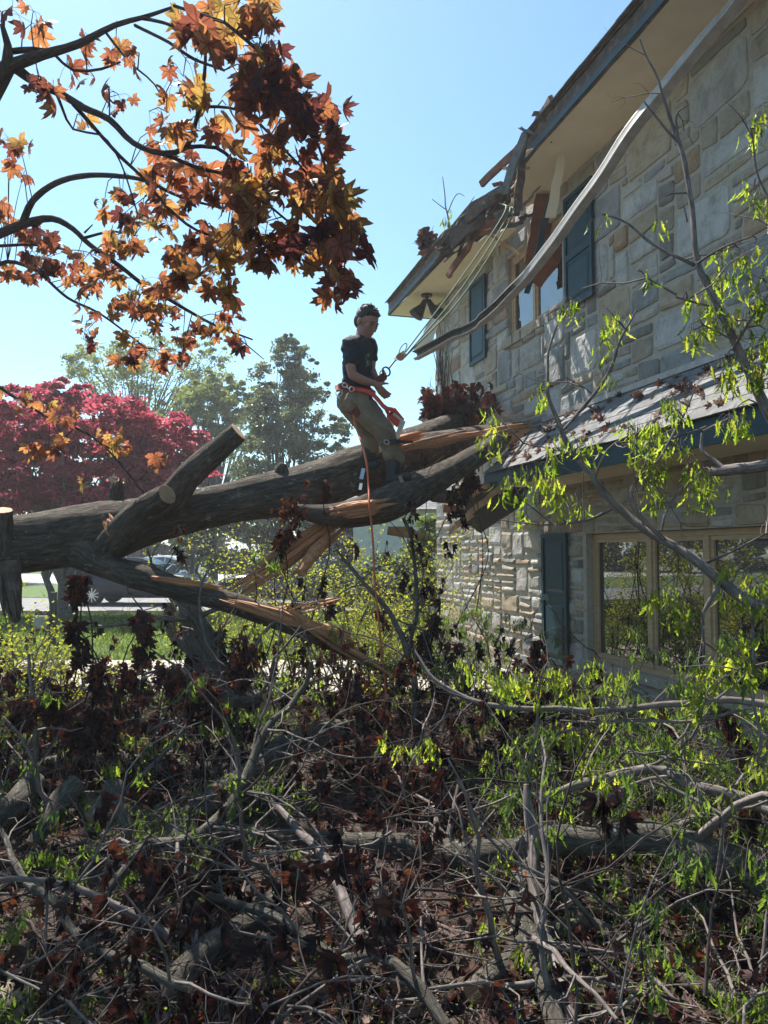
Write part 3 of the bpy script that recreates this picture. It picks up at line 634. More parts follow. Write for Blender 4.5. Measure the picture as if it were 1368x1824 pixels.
# framing seen in the hole
for k, s in enumerate(np.arange(ga + .1, gb + .1, .36)):
    mb = MB(); mb.plank(H(s, EU - .15 - .1 * (k % 2), SOF + .1), H(s, -1.8, SOF + .12 + 1.0), .14, .04, (0, 0, 1)); mb.build('rafter', M['rafter'], house)
mb = MB(); mb.box(ga - .1, gb + .2, -.3, -.25, SOF - .25, SOF + .9, H); mb.build('dark_backing', M['black'], house)  # black sheet stands in for the darkness inside the roof
# broken boards placed where they hang
def bd(name, p0, p1, d0, d1, w, t, mat, side=(0, 0, 1), taper=1, jag=.006, seed=0, label=None):
    mb = MB(); mb.plank(P(*p0, d0), P(*p1, d1), w, t, side, nseg=7, jag=jag, rng=np.random.RandomState(seed), taper=taper); return mb.build(name, mat, house, label=label)
bd('broken_board', (855, 330), (965, 225), 8.3, 7.5, .09, .03, M['rafter'], label='snapped red brown eave board sticking out over the gap')
bd('broken_board', (935, 235), (920, 382), 7.55, 7.9, .085, .02, M['oldwood'], (1, 0, 0), label='grey board hanging straight down from the torn eave')
bd('broken_board', (1013, 195), (982, 385), 7.3, 7.8, .05, .012, M['soffit'], (1, 0, 0), 2.2, label='pale strip of trim hanging below the soffit')
bd('broken_board', (985, 335), (940, 520), 7.7, 8.2, .06, .02, M['teal'], (1, 0, 0), label='teal strip of fascia hanging beside the loose gutter')
bd('broken_board', (795, 495), (862, 398), 9.7, 8.9, .10, .03, M['rafter'], jag=.012, label='splintered eave board over the left soffit')
bd('broken_board', (825, 385), (925, 455), 9.3, 8.8, .03, .02, M['lumber'], label='thin bare stick jammed across the broken eave')
bd('broken_board', (975, 345), (950, 470), 8.3, 8.8, .26, .02, M['rafter'], (1, 0, 0), .8, label='red brown plywood piece hanging over the upper window')
bd('broken_board', (1012, 385), (1045, 500), 8.0, 8.05, .05, .02, M['black'], (1, 0, 0), .5, label='dark sliver hanging across the right upper shutter')
bd('broken_board', (948, 505), (1000, 440), 8.6, 8.3, .22, .02, M['rafter'], (1, 0, 0), .9, label='lower hanging plywood piece in front of the upper pane')
bd('broken_board', (905, 315), (985, 185), 8.0, 7.2, .20, .03, M['oldwood'], jag=.01, label='rotted fascia board lifting beside the gap')
rgd = np.random.RandomState(44)
for k, (x, y, d) in enumerate([(880, 345, 8.4), (900, 325, 8.2), (850, 372, 8.9), (830, 392, 9.2), (868, 395, 8.8), (895, 388, 8.5), (925, 365, 8.1), (945, 352, 8.0), (800, 425, 9.6), (775, 440, 9.9), (918, 300, 7.9), (955, 240, 7.4), (972, 212, 7.2), (1000, 185, 7.0), (820, 408, 9.3), (905, 402, 8.5), (940, 385, 8.2)]):
    a = rgd.uniform(-.9, .9); L = rgd.uniform(12, 34); bd('splinter', (x - L * math.cos(a), y + L * math.sin(a)), (x + L * math.cos(a), y - L * math.sin(a)), d, d + rgd.uniform(-.2, .2), rgd.uniform(.02, .07), .012, M[['oldwood', 'rafter', 'lumber', 'shingle'][k % 4]], seed=k, taper=rgd.uniform(.2, .8), jag=.008)
# collapsed shingle layers over the gap
for k, (q, d, m_) in enumerate([([(800, 420), (845, 372), (905, 335), (912, 350), (880, 385), (830, 420), (805, 445)], 9.0, 'oldwood'), ([(780, 432), (838, 362), (900, 328), (898, 338), (850, 372), (800, 425)], 9.7, 'oldwood'),
                                  ([(868, 345), (902, 325), (910, 338), (905, 352), (872, 350)], 8.7, 'shingle'), ([(893, 345), (905, 300), (930, 238), (938, 232), (940, 246), (922, 290), (905, 345)], 8.0, 'shingle'), ([(880, 380), (925, 362), (925, 372), (885, 400)], 8.6, 'oldwood')]):
    rag([P(x, y, d - .004 * (x - 800)) for x, y in q], M[m_], 'torn_roofing', .03)
rgd = np.random.RandomState(12)
for part in range(2):
    mb = MB()
    for k in range(46):
        f = rgd.rand(); x = 782 + 128 * f + rgd.normal(0, 4); y = 434 - 100 * f + rgd.uniform(-6, 30) * (1 if part else .4) - 9 * math.sin(f * 3.1) + (8 if part else 0)
        c_ = P(x, y, 9.6 - 1.2 * f + rgd.uniform(-.15, .1) - .1 * part); a = R_(38 + rgd.normal(0, 14)); L = rgd.uniform(.10, .26)
        d_ = np.array([math.cos(a) * .95, -.35, math.sin(a)]) * L / 2; mb.plank(c_ - d_, c_ + d_, rgd.uniform(.05, .13), .008, (rgd.normal(0, .3), .9, rgd.uniform(-.9, .5)), tint=rgd.uniform(.2, 1), nseg=2, jag=.006, rng=rgd)
    mb.build('torn_roofing', M['shingle' if part == 0 else 'oldwood'], house, label='layers of torn shingle tabs heaped along the broken eave' if part == 0 else None)
# ---- gutter that hangs loose (channel profile swept along its fall)
def channel(pts, w, h, mat_out, name, seed=3):
    p, r = spline(pts, 1.0, .08); p = p + np.stack([vnoise(p * 3, seed), vnoise(p * 3, seed + 1), vnoise(p * 3, seed + 2)], 1) * .012
    t, U, W = frames(p); prof2 = [(-w / 2, h * .9), (-w / 2, 0), (w / 2 * .6, 0), (w / 2, h * .5), (w / 2 * .9, h), (w / 2 * .5, h), (w / 2 * .3, h * .97), (0, h * .95), (-w / 4, h * .93), (-w / 2 + .01, h * .95)]; prof = [(-w / 2, h), (-w / 2, 0), (w / 2 * .6, 0), (w / 2, h * .6), (w / 2, h), (w / 2 * .8, h), (w / 2 * .8, h * .62), (w / 2 * .5, .012), (-w / 2 + .012, .012), (-w / 2 + .012, h)]
    n = len(p); K = len(prof); up = np.array([-.3, -.2, .93]); V = []
    for i in range(n):
        f = i / (n - 1); roll = .75 + .5 * f
        z = up - t[i] * np.dot(up, t[i]); z /= np.linalg.norm(z); x = np.cross(t[i], z)
        c, s_ = math.cos(roll), math.sin(roll); x, z = x * c + z * s_, z * c - x * s_
        kk = 1 - .35 * (abs(f - .82) < .04)
        cl = max(0, min(1, (.72 - f) / .12))
        for (a, b), (a2, b2) in zip(prof, prof2): V.append(p[i] + x * (a + (a2 - a) * cl) + z * (b + (b2 - b) * cl) * kk)
    i = np.arange(n - 1)[:, None] * K; j = np.arange(K)[None]; j2 = (j + 1) % K
    F = np.stack([i + j, i + j2, i + K + j2, i + K + j], 2).reshape(-1, 4); mt = np.concatenate([np.array([0, 0, 0, 0, 0, 1, 1, 1, 1, 0]) * (k / (n - 1) > .66) for k in range(n - 1)])
    mb = MB(); mb.add(V, F, mt); return mb.build(name, [mat_out, M['gutter_in']], house, smooth=False, label='long gutter torn loose and hanging diagonally across the front')
channel([P(1400, -110, 4.6), P(1325, 4, 5.0), P(1265, 72, 5.3), P(1203, 146, 5.6), P(1145, 220, 5.9), P(1092, 296, 6.2), P(1038, 372, 6.6), P(988, 440, 7.0), P(934, 506, 7.5), P(866, 570, 8.1), P(800, 604, 8.6), P(745, 634, 9.0)], .10, .085, M['gutter'], 'gutter')
bd('broken_board', (775, 570), (750, 625), 9.3, 9.1, .12, .015, M['soffit'], (1, 0, -.5), 1.3, label='pale torn trim piece behind the gutter end')
bd('broken_board', (812, 590), (742, 640), 9.25, 9.05, .04, .012, M['soffit'], (0, 0, 1), .5, label='pale jagged strip along the gutter tip')
# ---- flood light under the corner soffit
fl = thing('flood_light', 'dark twin floodlight hanging under the corner soffit', 'light', P(760, 527, 11.7))
c = P(760, 527, 11.7); c[2] = SOF - .008
mb = MB(); tube(mb, [c, c - [0, 0, .03]], [.09, .085], 16, .03, cap=(0, 0)); mb.build('mounting_plate', M['dark_metal'], fl, smooth=False)
mb = MB(); tube(mb, [c - [0, 0, .03], c - [0, 0, .1]], [.025, .03], 10, .05); mb.build('stem', M['dark_metal'], fl)
for dx in (-.09, .1):
    a = c - [0, 0, .09]; e = c + np.array([dx * 1.9, -.03, -.34]); mb = MB(); tube(mb, [a + [dx * .3, 0, 0], a + (e - a) * .4, a + (e - a) * .85, e], [.035, .055, .11, .12], 16, .04, cap=(0, 0)); mb.build('lamp_head', M['dark_metal'], fl, smooth=True)
# ---- crushed end of the pent roof
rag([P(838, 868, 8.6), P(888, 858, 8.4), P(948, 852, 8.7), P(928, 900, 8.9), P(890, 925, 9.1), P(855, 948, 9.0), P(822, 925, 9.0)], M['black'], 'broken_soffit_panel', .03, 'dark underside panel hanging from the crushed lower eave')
bd('broken_board', (905, 858), (812, 935), 8.3, 8.6, .06, .03, M['lumber'], seed=3, label='split lumber stick under the crushed eave')
bd('broken_board', (865, 900), (800, 948), 8.8, 9.0, .05, .03, M['lumber'], seed=4, label='short split lumber stick beside the corner stones')
bd('broken_board', (760, 880), (850, 890), 9.2, 9.3, .16, .04, M['oldwood'], seed=5, jag=.015, label='crushed grey board under the trunk at the corner')
bd('broken_board', (790, 905), (860, 915), 9.6, 9.2, .10, .03, M['rafter'], seed=6, label='dark red board wedged under the trunk')
bd('broken_board', (905, 790), (952, 760), 8.9, 8.8, .10, .05, M['lumber'], seed=7, label='splintered timber end on the lower roof')
bd('broken_board', (870, 865), (845, 880), 8.2, 8.4, .05, .03, M['torn_wood'], seed=7)
# dead ivy stems on the corner stones
rg = np.random.RandomState(31); mb = MB()
for k in range(26):
    s = rg.uniform(.02, .9); z = rg.uniform(3.3, 4.6); p = [H(s, .035, z)]
    for q in range(rg.randint(4, 9)):
        s = max(.0, s + rg.normal(0, .07)); z = z + rg.uniform(.05, .22); p.append(H(s, .035 + rg.uniform(0, .015), min(z, 5.6)))
    tube(mb, p, np.linspace(.008, .003, len(p)), 4, .07)
mb.build('ivy_stems', M['twig_dark'], house)['kind'] = 'stuff'
# litter on the lower roof
# ================================================================= fallen trunk, maple overhead, oak sapling
def PL(pts):      # list of (px,py,depth,radius_px) -> world points and radii
    a = np.array([P(x, y, d) for x, y, d, r in pts]); r = np.array([px_r(d, r) for x, y, d, r in pts]); return a, r
def log(mb, pts, seg=28, step=.035, rough=.1, seed=0, cap=None, mat=0, caprough=0):
    a, r = PL(pts); return tube(mb, a, r, seg, step, mat, rough, seed, cap, caprough=caprough)
def shards(mb, A, B, w, n, rg, t=.012, spread=.3, mat=0, jagend=.35):
    A = np.array(A); B = np.array(B); d = B - A; L = np.linalg.norm(d); d /= L
    s = np.cross(d, [0, 1., .2]); s /= np.linalg.norm(s); k = np.cross(d, s)
    for i in range(n):
        o = s * rg.uniform(-.5, .5) * w + k * rg.uniform(-.3, .3) * w
        a = A + o - d * rg.uniform(0, jagend * .4) * L; b = B + o * (1 + spread * rg.normal()) + d * rg.uniform(-jagend, jagend * .3) * L
        m = (a + b) / 2 + rg.normal(0, .008, 3); ww = w * rg.uniform(.10, .34)
        V = []
        for c, f in ((a, .25), (a + (m - a) * .4, .9), (m, 1), (b + (m - b) * .35, .7), (b, .05)):
            for q, e in ((-1, -1), (1, -1), (1, 1), (-1, 1)): V.append(c + s * q * ww / 2 * f + k * e * t * f + rg.normal(0, .0015, 3))
        F = [(3, 2, 1, 0), (16, 17, 18, 19)]
        for r_ in range(4):
            for q in range(4): F.append((r_ * 4 + q, r_ * 4 + (q + 1) % 4, r_ * 4 + 4 + (q + 1) % 4, r_ * 4 + 4 + q))
        V = np.array(V); co = np.stack([(V - A) @ s * 9, (V - A) @ k * 9, (V - A) @ d * .6], 1) + i
        mb.add(V, F, mat, rg.uniform(0, 1), co)
rg = np.random.RandomState(3)
tr = thing('fallen_tree', 'huge grey barked fallen trunk lying across the yard into the house', 'tree', P(450, 900, 6.5))
mb = MB()
log(mb, [(-420, 1010, 5.3, 66), (-200, 990, 5.5, 60), (0, 971, 5.8, 50), (60, 966, 5.9, 51), (110, 958, 6.0, 51), (190, 946, 6.1, 54), (250, 930, 6.2, 46), (310, 917, 6.3, 40), (400, 897, 6.45, 37), (480, 882, 6.6, 42), (560, 868, 6.8, 45), (640, 836, 7.1, 42), (720, 813, 7.6, 38), (800, 794, 8.2, 28), (860, 781, 8.7, 24), (905, 772, 9.0, 19), (940, 763, 9.2, 13)], 56, .03, .09, 1, (1, 1), caprough=.03)
mb.build('trunk', [M['bark'], M['ring']], tr, smooth=True)
def limb(name, pts, seed, cap=(None, 1), label=None, mats=None, **k):
    mb = MB(); log(mb, pts, seed=seed, cap=cap, **k); return mb.build(name, mats or [M['bark'], M['ring']], tr, smooth=True, label=label)
limb('limb_stub', [(250, 930, 6.15, 26), (300, 893, 6.05, 25), (335, 850, 6.0, 24), (375, 812, 5.95, 22), (425, 769, 5.9, 18)], 3, label='thick sawn limb pointing up and right', rough=.09)
limb('limb_stub', [(180, 985, 5.9, 22), (215, 945, 5.72, 24), (250, 912, 5.64, 22), (298, 881, 5.5, 19)], 4, label='sawn limb facing the viewer with a pale oval cut')
limb('limb_stub', [(10, 985, 5.7, 19), (6, 945, 5.65, 18), (4, 909, 5.6, 18)], 5, label='short upright sawn stub at the thick end')
limb('limb_stub', [(205, 905, 6.2, 12), (208, 880, 6.2, 13), (212, 858, 6.2, 10)], 6, label='small broken knob on top of the trunk', caprough=.05)
limb('limb_stub', [(640, 860, 7.3, 30), (700, 800, 7.8, 24), (760, 776, 8.5, 24), (820, 752, 9.3, 22), (870, 722, 10.0, 19)], 7, label='rear limb resting against the house corner')
limb('limb_stub', [(500, 850, 6.6, 14), (502, 835, 6.6, 12), (504, 826, 6.6, 7)], 9, label='low knot on the upper side')
limb('limb_stub', [(520, 908, 6.3, 11), (600, 918, 6.3, 22), (680, 901, 6.45, 31), (740, 872, 6.75, 30), (800, 840, 7.2, 24), (850, 811, 7.6, 20), (888, 790, 7.9, 17)], 8, label='lower limb running along the trunk to the roof edge', rough=.08)
limb('broken_limb', [(150, 985, 5.95, 34), (200, 1012, 5.85, 22), (250, 1028, 5.8, 23), (310, 1046, 5.75, 20), (380, 1065, 5.75, 18), (440, 1082, 5.75, 18), (500, 1108, 5.75, 15), (560, 1135, 5.8, 12), (630, 1168, 5.85, 7), (690, 1197, 5.9, 3)], 10, cap=(None, None), label='lower limb split off and sloping down to the right', rough=.12)
limb('broken_limb', [(12, 1000, 5.6, 22), (18, 1050, 5.6, 17), (24, 1085, 5.6, 12), (30, 1108, 5.6, 5)], 11, label='splintered stub hanging under the thick end', mats=[M['oldwood'], M['oldwood']], rough=.25)
limb('broken_limb', [(690, 945, 7.2, 8), (720, 948, 7.2, 10), (760, 957, 7.2, 4)], 12, label='peeled pale limb end jutting under the trunk', mats=[M['lumber'], M['ring']])
limb('broken_limb', [(585, 955, 6.4, 8), (560, 985, 6.2, 12), (535, 1020, 6.05, 9)], 13, mats=[M['torn_wood'], M['ring']], label='short torn limb hanging behind the shards')
def torn(calls, label=None, mats=None):
    mb = MB()
    for (a, b, d0, d1, w, n, sp) in calls: shards(mb, P(*a, d0), P(*b, d1), w, n, rg, spread=sp)
    mb.build('torn_wood', mats or M['torn_wood'], tr, label=label)
torn([((592, 930), (430, 1052), 6.5, 5.95, .12, 34, .5), ((560, 950), (415, 1050), 6.45, 5.9, .07, 16, .9)], 'long orange fan of torn wood hanging toward the ground')
torn([((610, 945), (525, 1025), 6.5, 6.2, .05, 9, .3)])
torn([((285, 1032), (420, 1050), 5.68, 5.72, .05, 10, .2)])
torn([((420, 1075), (640, 1140), 5.62, 5.7, .05, 14, .4), ((520, 1092), (690, 1200), 5.62, 5.8, .06, 16, .2)], 'orange torn strip along the split lower limb')
torn([((505, 1095), (600, 1068), 5.7, 5.7, .04, 8, 1.5)]); torn([((490, 1085), (560, 1072), 5.75, 5.75, .03, 5, 1.5)])
torn([((600, 910), (705, 893), 6.02, 6.2, .08, 18, .1), ((620, 917), (690, 905), 6.0, 6.15, .06, 10, .1)], 'smooth bare orange patch where bark peeled off')
torn([((735, 795), (870, 768), 7.0, 8.1, .07, 26, .5)], 'bright splintered ridge on top of the trunk'); torn([((700, 785), (760, 772), 7.2, 7.6, .08, 14, .5)]); torn([((860, 775), (950, 757), 8.2, 8.8, .09, 14, .4)])
torn([((10, 1010), (28, 1100), 5.55, 5.55, .11, 16, .3)], 'grey weathered splinters under the thick end', M['oldwood'])
torn([((205, 940), (190, 925), 5.7, 5.75, .06, 10, .8), ((190, 930), (205, 965), 5.68, 5.66, .04, 8, .6)])
# broken standing trunk in the middle distance
st = thing('broken_tree', 'broken grey standing tree stem below the fallen trunk', 'tree', G(350, 1250))
mb = MB(); log(mb, [(372, 1262, 8.3, 26), (360, 1200, 8.3, 23), (348, 1140, 8.25, 22), (338, 1085, 8.2, 20), (332, 1062, 8.2, 17)], seed=31, cap=(None, None), caprough=.12, rough=.16)
log(mb, [(352, 1170, 8.3, 8), (308, 1130, 8.4, 10), (300, 1080, 8.4, 9)], seed=32, caprough=.05); log(mb, [(390, 1262, 8.2, 12), (378, 1210, 8.2, 13), (366, 1165, 8.2, 12)], seed=33)
mb.build('trunk', M['bark_log'], st, smooth=True)

# ---------------------------------------------------------------- leaves
def leaf_poly(kind):
    if kind == 'maple':
        h = [(0, 1.0), (8, .78), (16, .84), (24, .54), (33, .66), (37, .80), (46, .98), (54, .74), (62, .76), (70, .50), (80, .58), (88, .70), (98, .80), (108, .58), (122, .52), (140, .30), (156, .24)]
        pts = [(math.sin(R_(a)) * r, math.cos(R_(a)) * r) for a, r in h]; pts = pts + [(0, .04)] + [(-x, y) for x, y in reversed(pts[1:])]
    return np.array(pts)
def maple_leaf(fold=.35, droop=.25, narrow=1.0, curl=0.0):
    """leaf hangs along -z from the stalk end at the origin; the blade faces +x/-x"""
    p = leaf_poly('maple'); c = np.array([0, .16]); n = len(p)
    mid = c + (p - c) * .5
    V = [np.array([0, 0, -c[1]])]
    for q in list(mid) + list(p):
        r = np.hypot(*(q - c)); V.append(np.array([q[0] * narrow, abs(q[0]) * fold + droop * r * r + curl * q[0] * q[1], -q[1]]))
    V = np.array(V); F3 = [(0, 1 + k, 1 + (k + 1) % n, 0) for k in range(n)]
    # two rings: use quads for the outer band and degenerate-free tris as separate list
    tri = np.array([(0, 1 + k, 1 + (k + 1) % n) for k in range(n)]); quad = np.array([(1 + k, 1 + n + k, 1 + n + (k + 1) % n, 1 + (k + 1) % n) for k in range(n)])
    t2 = np.vstack([tri, quad[:, [0, 1, 2]], quad[:, [0, 2, 3]]])
    return V, t2
LV = [maple_leaf(.15, .2), maple_leaf(.45, .3, .9), maple_leaf(.25, .55, .95, .3), maple_leaf(-.3, .35, .9, -.4)]
WL = [maple_leaf(.7, .35, .30), maple_leaf(.9, .5, .22, .4), maple_leaf(-.8, .3, .28, -.5)]
def oak_leaf(w=.3, curl=.3):
    h = [(.0, .02), (.18, .30), (.30, .16), (.45, .5), (.56, .22), (.72, .42), (.80, .16), (.92, .12), (1.0, 0)]
    L = [(-x * w, z) for z, x in h]; Rr = [(x * w, z) for z, x in h[:-1]]
    V = []; 
    for z, x in h: V += [(-x * w, curl * z * z + abs(x) * w * .5, -z), (0, curl * z * z, -z), (x * w, curl * z * z + abs(x) * w * .5, -z)]
    F = []
    for k in range(len(h) - 1):
        a = k * 3; F += [(a, a + 3, a + 4), (a, a + 4, a + 1), (a + 1, a + 4, a + 5), (a + 1, a + 5, a + 2)]
    return np.array(V, float), np.array(F)
OL = [oak_leaf(.34, .25), oak_leaf(.5, -.3), oak_leaf(.22, .5), oak_leaf(.4, .9), oak_leaf(.28, -.7)]
def hang_rot(N, rg, tilt=.5):
    """rotations for leaves that hang down with some tilt and any heading"""
    z = np.stack([rg.normal(0, tilt, N), rg.normal(0, tilt, N), np.ones(N)], 1); return rot_from(z, rg)
def put(mb, shapes, pos, rot, scl, tint, rg, mat=0):
    w = rg.randint(0, len(shapes), len(pos)); scl = np.asarray(scl)
    for k, (V, F) in enumerate(shapes):
        m_ = w == k; mb.inst(V, F, pos[m_], rot[m_], scl[m_], tint[m_], mat)

# ---------------------------------------------------------------- copper maple overhead
rg = np.random.RandomState(17)
mt = thing('copper_maple', 'copper leaved maple reaching in from the upper left', 'tree', (-3.1, 3.5, 0))
skel = []
def mbr(pts, seed, seg=9):
    a, r = PL(pts); p, q = tube(mbm, a, r, seg, .05, rough=.08, seed=seed, wob=.0); skel.append(p)
mbm = MB()
tube(mbm, [(-3.3, 3.6, -.1), (-3.2, 3.6, 1.2), (-3.0, 3.55, 2.6), (-2.9, 3.4, 4.2), (-2.7, 3.2, 6)], [.24, .2, .19, .15, .1], 20, .1, rough=.1, seed=41)
tube(mbm, [(-3.0, 3.55, 2.6), *[P(-260, 420, 3.7)], P(-80, 260, 3.6), P(-20, 170, 3.55), P(14, 118, 3.5)], [.12, .09, .065, .05, .035], 14, .06, rough=.1, seed=42)
tube(mbm, [(-3.1, 3.58, 1.9), P(-300, 520, 4.4), P(-90, 430, 4.7), P(0, 416, 4.9)], [.1, .07, .05, .034], 12, .06, rough=.1, seed=43)
mbr([(14, 118, 3.5, 12), (14, 80, 3.45, 7), (3, 42, 3.4, 4)], 1); mbr([(10, 120, 3.5, 12), (75, 98, 3.5, 9), (140, 78, 3.5, 7), (205, 45, 3.5, 5), (255, 31, 3.5, 4), (310, 12, 3.5, 2.5)], 2)
mbr([(15, 92, 3.5, 6), (60, 88, 3.5, 5), (95, 92, 3.5, 4)], 3); mbr([(250, 32, 3.5, 3.5), (290, 40, 3.45, 3), (335, 58, 3.4, 2)], 4)
mbr([(240, 45, 3.5, 3), (300, 75, 3.45, 3), (345, 105, 3.4, 3), (400, 125, 3.35, 2)], 5)
mbr([(8, 105, 3.55, 12), (50, 138, 3.6, 9), (110, 168, 3.65, 7), (150, 192, 3.65, 6.5), (195, 213, 3.6, 6), (238, 255, 3.6, 5.5), (290, 273, 3.55, 5), (332, 262, 3.5, 5), (348, 220, 3.45, 4), (362, 150, 3.4, 3.5), (366, 90, 3.4, 3), (360, 30, 3.4, 2)], 6)
mbr([(332, 262, 3.5, 4), (385, 263, 3.5, 3.5), (430, 300, 3.5, 3), (470, 340, 3.5, 2)], 7); mbr([(290, 273, 3.55, 4), (350, 298, 3.6, 3.5), (420, 320, 3.6, 2.5), (520, 400, 3.6, 2)], 8)
mbr([(130, 185, 3.65, 4), (170, 230, 3.8, 3.5), (215, 280, 3.9, 3.5), (250, 312, 4.0, 3), (300, 370, 4.0, 3), (350, 410, 4.0, 2.5), (420, 430, 4.0, 2)], 9)
mbr([(362, 190, 3.45, 3), (410, 192, 3.45, 2.5), (450, 210, 3.45, 2.5), (500, 260, 3.45, 2.5), (560, 330, 3.5, 2), (600, 450, 3.5, 1.5)], 10)
mbr([(400, 40, 3.3, 3), (460, 90, 3.3, 3.5), (520, 150, 3.3, 3), (560, 240, 3.35, 2.5), (590, 330, 3.4, 2), (615, 420, 3.4, 1.5), (608, 540, 3.4, 1.2)], 11); mbr([(310, 10, 3.4, 3), (400, 40, 3.3, 3)], 12)
mbr([(0, 416, 4.9, 9), (45, 398, 4.9, 8), (92, 389, 4.9, 6), (130, 408, 4.9, 5), (160, 436, 4.9, 4.5), (215, 475, 4.9, 4), (250, 503, 4.9, 4), (295, 530, 4.9, 3.5), (380, 578, 4.9, 2.5), (450, 605, 4.9, 1.5)], 13)
mbr([(40, 398, 4.9, 7), (58, 358, 4.8, 6), (100, 326, 4.7, 5.5), (150, 313, 4.6, 5), (205, 313, 4.5, 4.5), (260, 322, 4.4, 3.5), (320, 350, 4.3, 3), (400, 372, 4.2, 2)], 14)
mbr([(0, 438, 5.0, 3), (60, 436, 5.0, 2.5), (120, 445, 5.0, 2)], 15); mbr([(145, 425, 4.9, 3), (200, 412, 4.8, 2), (240, 420, 4.8, 1.5)], 16); mbr([(100, 165, 3.65, 3), (130, 230, 3.8, 2), (180, 240, 3.8, 2), (215, 290, 3.8, 1.5), (245, 380, 4.0, 1.5)], 17)
mbr([(-40, 540, 5.2, 5), (0, 470, 5.2, 4), (60, 480, 5.2, 3), (120, 530, 5.2, 2.5), (180, 560, 5.2, 2), (260, 620, 5.2, 1.5)], 18); mbr([(-60, 640, 5.6, 5), (0, 690, 5.6, 3), (80, 740, 5.6, 2.5), (180, 790, 5.6, 2), (300, 935, 5.6, 1)], 19)
mbr([(95, 95, 3.5, 3), (130, 125, 3.6, 2.5), (180, 123, 3.6, 2.5), (215, 110, 3.6, 1.5)], 20); mbr([(190, 60, 3.5, 2.5), (230, 110, 3.5, 2), (275, 150, 3.5, 1.5), (300, 200, 3.5, 1.2)], 21)
mbr([(410, 590, 4.9, 1.5), (440, 615, 4.9, 1.2), (470, 640, 4.9, .8)], 22); mbr([(150, 415, 4.9, 2), (165, 400, 4.9, 1)], 23)
SK = np.vstack(skel); SKpx = None
regs = [(410, 40, 95, 50, 44, 3.3), (470, 120, 60, 60, 40, 3.25), (500, 190, 60, 60, 40, 3.25), (545, 240, 50, 60, 38, 3.3), (585, 310, 38, 60, 34, 3.35), (590, 400, 48, 70, 42, 3.3), (598, 470, 34, 55, 26, 3.3), (600, 535, 12, 22, 6, 3.3),
        (470, 290, 65, 60, 38, 3.4), (400, 340, 70, 60, 38, 3.6), (500, 390, 80, 70, 46, 3.5), (510, 450, 50, 40, 20, 3.4), (410, 440, 60, 50, 34, 3.7), (350, 480, 50, 40, 26, 3.8), (340, 100, 25, 40, 8, 3.4),
        (410, 180, 50, 60, 22, 3.4), (430, 510, 40, 25, 10, 3.7), (200, 78, 50, 16, 8, 3.5), (228, 100, 30, 16, 6, 3.5), (310, 155, 30, 30, 10, 3.5), (220, 172, 20, 18, 5, 3.7), (345, 225, 30, 35, 8, 3.5), (270, 225, 26, 30, 7, 3.7), (270, 270, 35, 16, 6, 3.7), (130, 215, 12, 20, 2, 3.7), (105, 125, 22, 18, 5, 3.6), (50, 155, 32, 28, 9, 3.5), (60, 25, 28, 35, 9, 3.4), (20, 20, 18, 20, 3, 3.4),
        (15, 265, 22, 16, 9, 5.4), (35, 312, 16, 10, 5, 5.4), (12, 375, 15, 20, 9, 5.2), (215, 365, 40, 18, 10, 4.4), (250, 410, 60, 40, 30, 4.5), (290, 340, 60, 36, 26, 4.3), (340, 320, 50, 36, 16, 4.0), (210, 440, 40, 30, 14, 4.8), (50, 440, 50, 30, 26, 5.2), (40, 480, 40, 24, 16, 5.2), (130, 490, 70, 45, 40, 5.1), (200, 530, 70, 45, 44, 5.0), (260, 560, 60, 50, 34, 4.9), (150, 600, 40, 22, 10, 5.2), (270, 635, 60, 30, 30, 5.1), (330, 590, 46, 40, 22, 4.9), (390, 585, 32, 28, 12, 4.9), (425, 605, 22, 14, 6, 4.9), (10, 430, 20, 60, 14, 5.3),
        (40, 712, 36, 20, 10, 5.6), (90, 745, 46, 24, 14, 5.6), (60, 790, 46, 20, 9, 5.6), (130, 800, 36, 20, 8, 5.6), (190, 785, 46, 26, 12, 5.6), (160, 850, 16, 14, 3, 5.6), (280, 815, 16, 20, 4, 5.6), (235, 790, 20, 14, 5, 5.6)]
pos = []; sz = []; tn = []; fol = MB()
for (cx_, cy_, rx, ry, n, d) in regs:
    n = int(n * (.86 if d < 3.6 else 1.0))
    while n > 0:
        k = min(n, rg.randint(3, 6)); n -= k
        a = rg.uniform(0, 6.28); rr = math.sqrt(rg.uniform(0, 1)); dd = d + rg.normal(0, .16) * d / 3.5
        c = P(cx_ + rx * rr * math.cos(a), cy_ + ry * rr * math.sin(a) - 14 * 3.5 / dd, dd)
        j = np.argmin(np.linalg.norm(SK - c, axis=1)); s0 = SK[j]
        if np.linalg.norm(c - s0) > .03:
            mid = (s0 + c) / 2 + np.array([0, 0, .03]) + rg.normal(0, .015, 3); tube(mbm, [s0, mid, c], [.0035, .0028, .0018], 4, .07)
        hue = rg.uniform(.15, 1.0) - (.25 if cx_ < 130 and cy_ < 520 or 430 < cx_ and cy_ < 280 else 0) + (.2 if cy_ > 690 else 0)
        for q in range(k):
            e = c + rg.normal(0, .04, 3) * [1, 1.3, .6] + [0, 0, -.025]
            fol_t = tube(mbm, [c, (c + e) / 2 + [0, 0, .015], e], .0011, 3, .04)
            pos.append(e); sz.append(rg.uniform(.042, .10) * (1.12 if cx_ > 330 and cy_ < 530 else .95)); tn.append(np.clip(hue + rg.normal(0, .15), 0, 1))
pos = np.array(pos); N = len(pos)
put(fol, LV, pos, hang_rot(N, rg, .55), np.array(sz), np.array(tn), rg)
mbm.build('limbs', M['twig_dark'], mt, smooth=True); fol.build('foliage', M['maple'], mt)

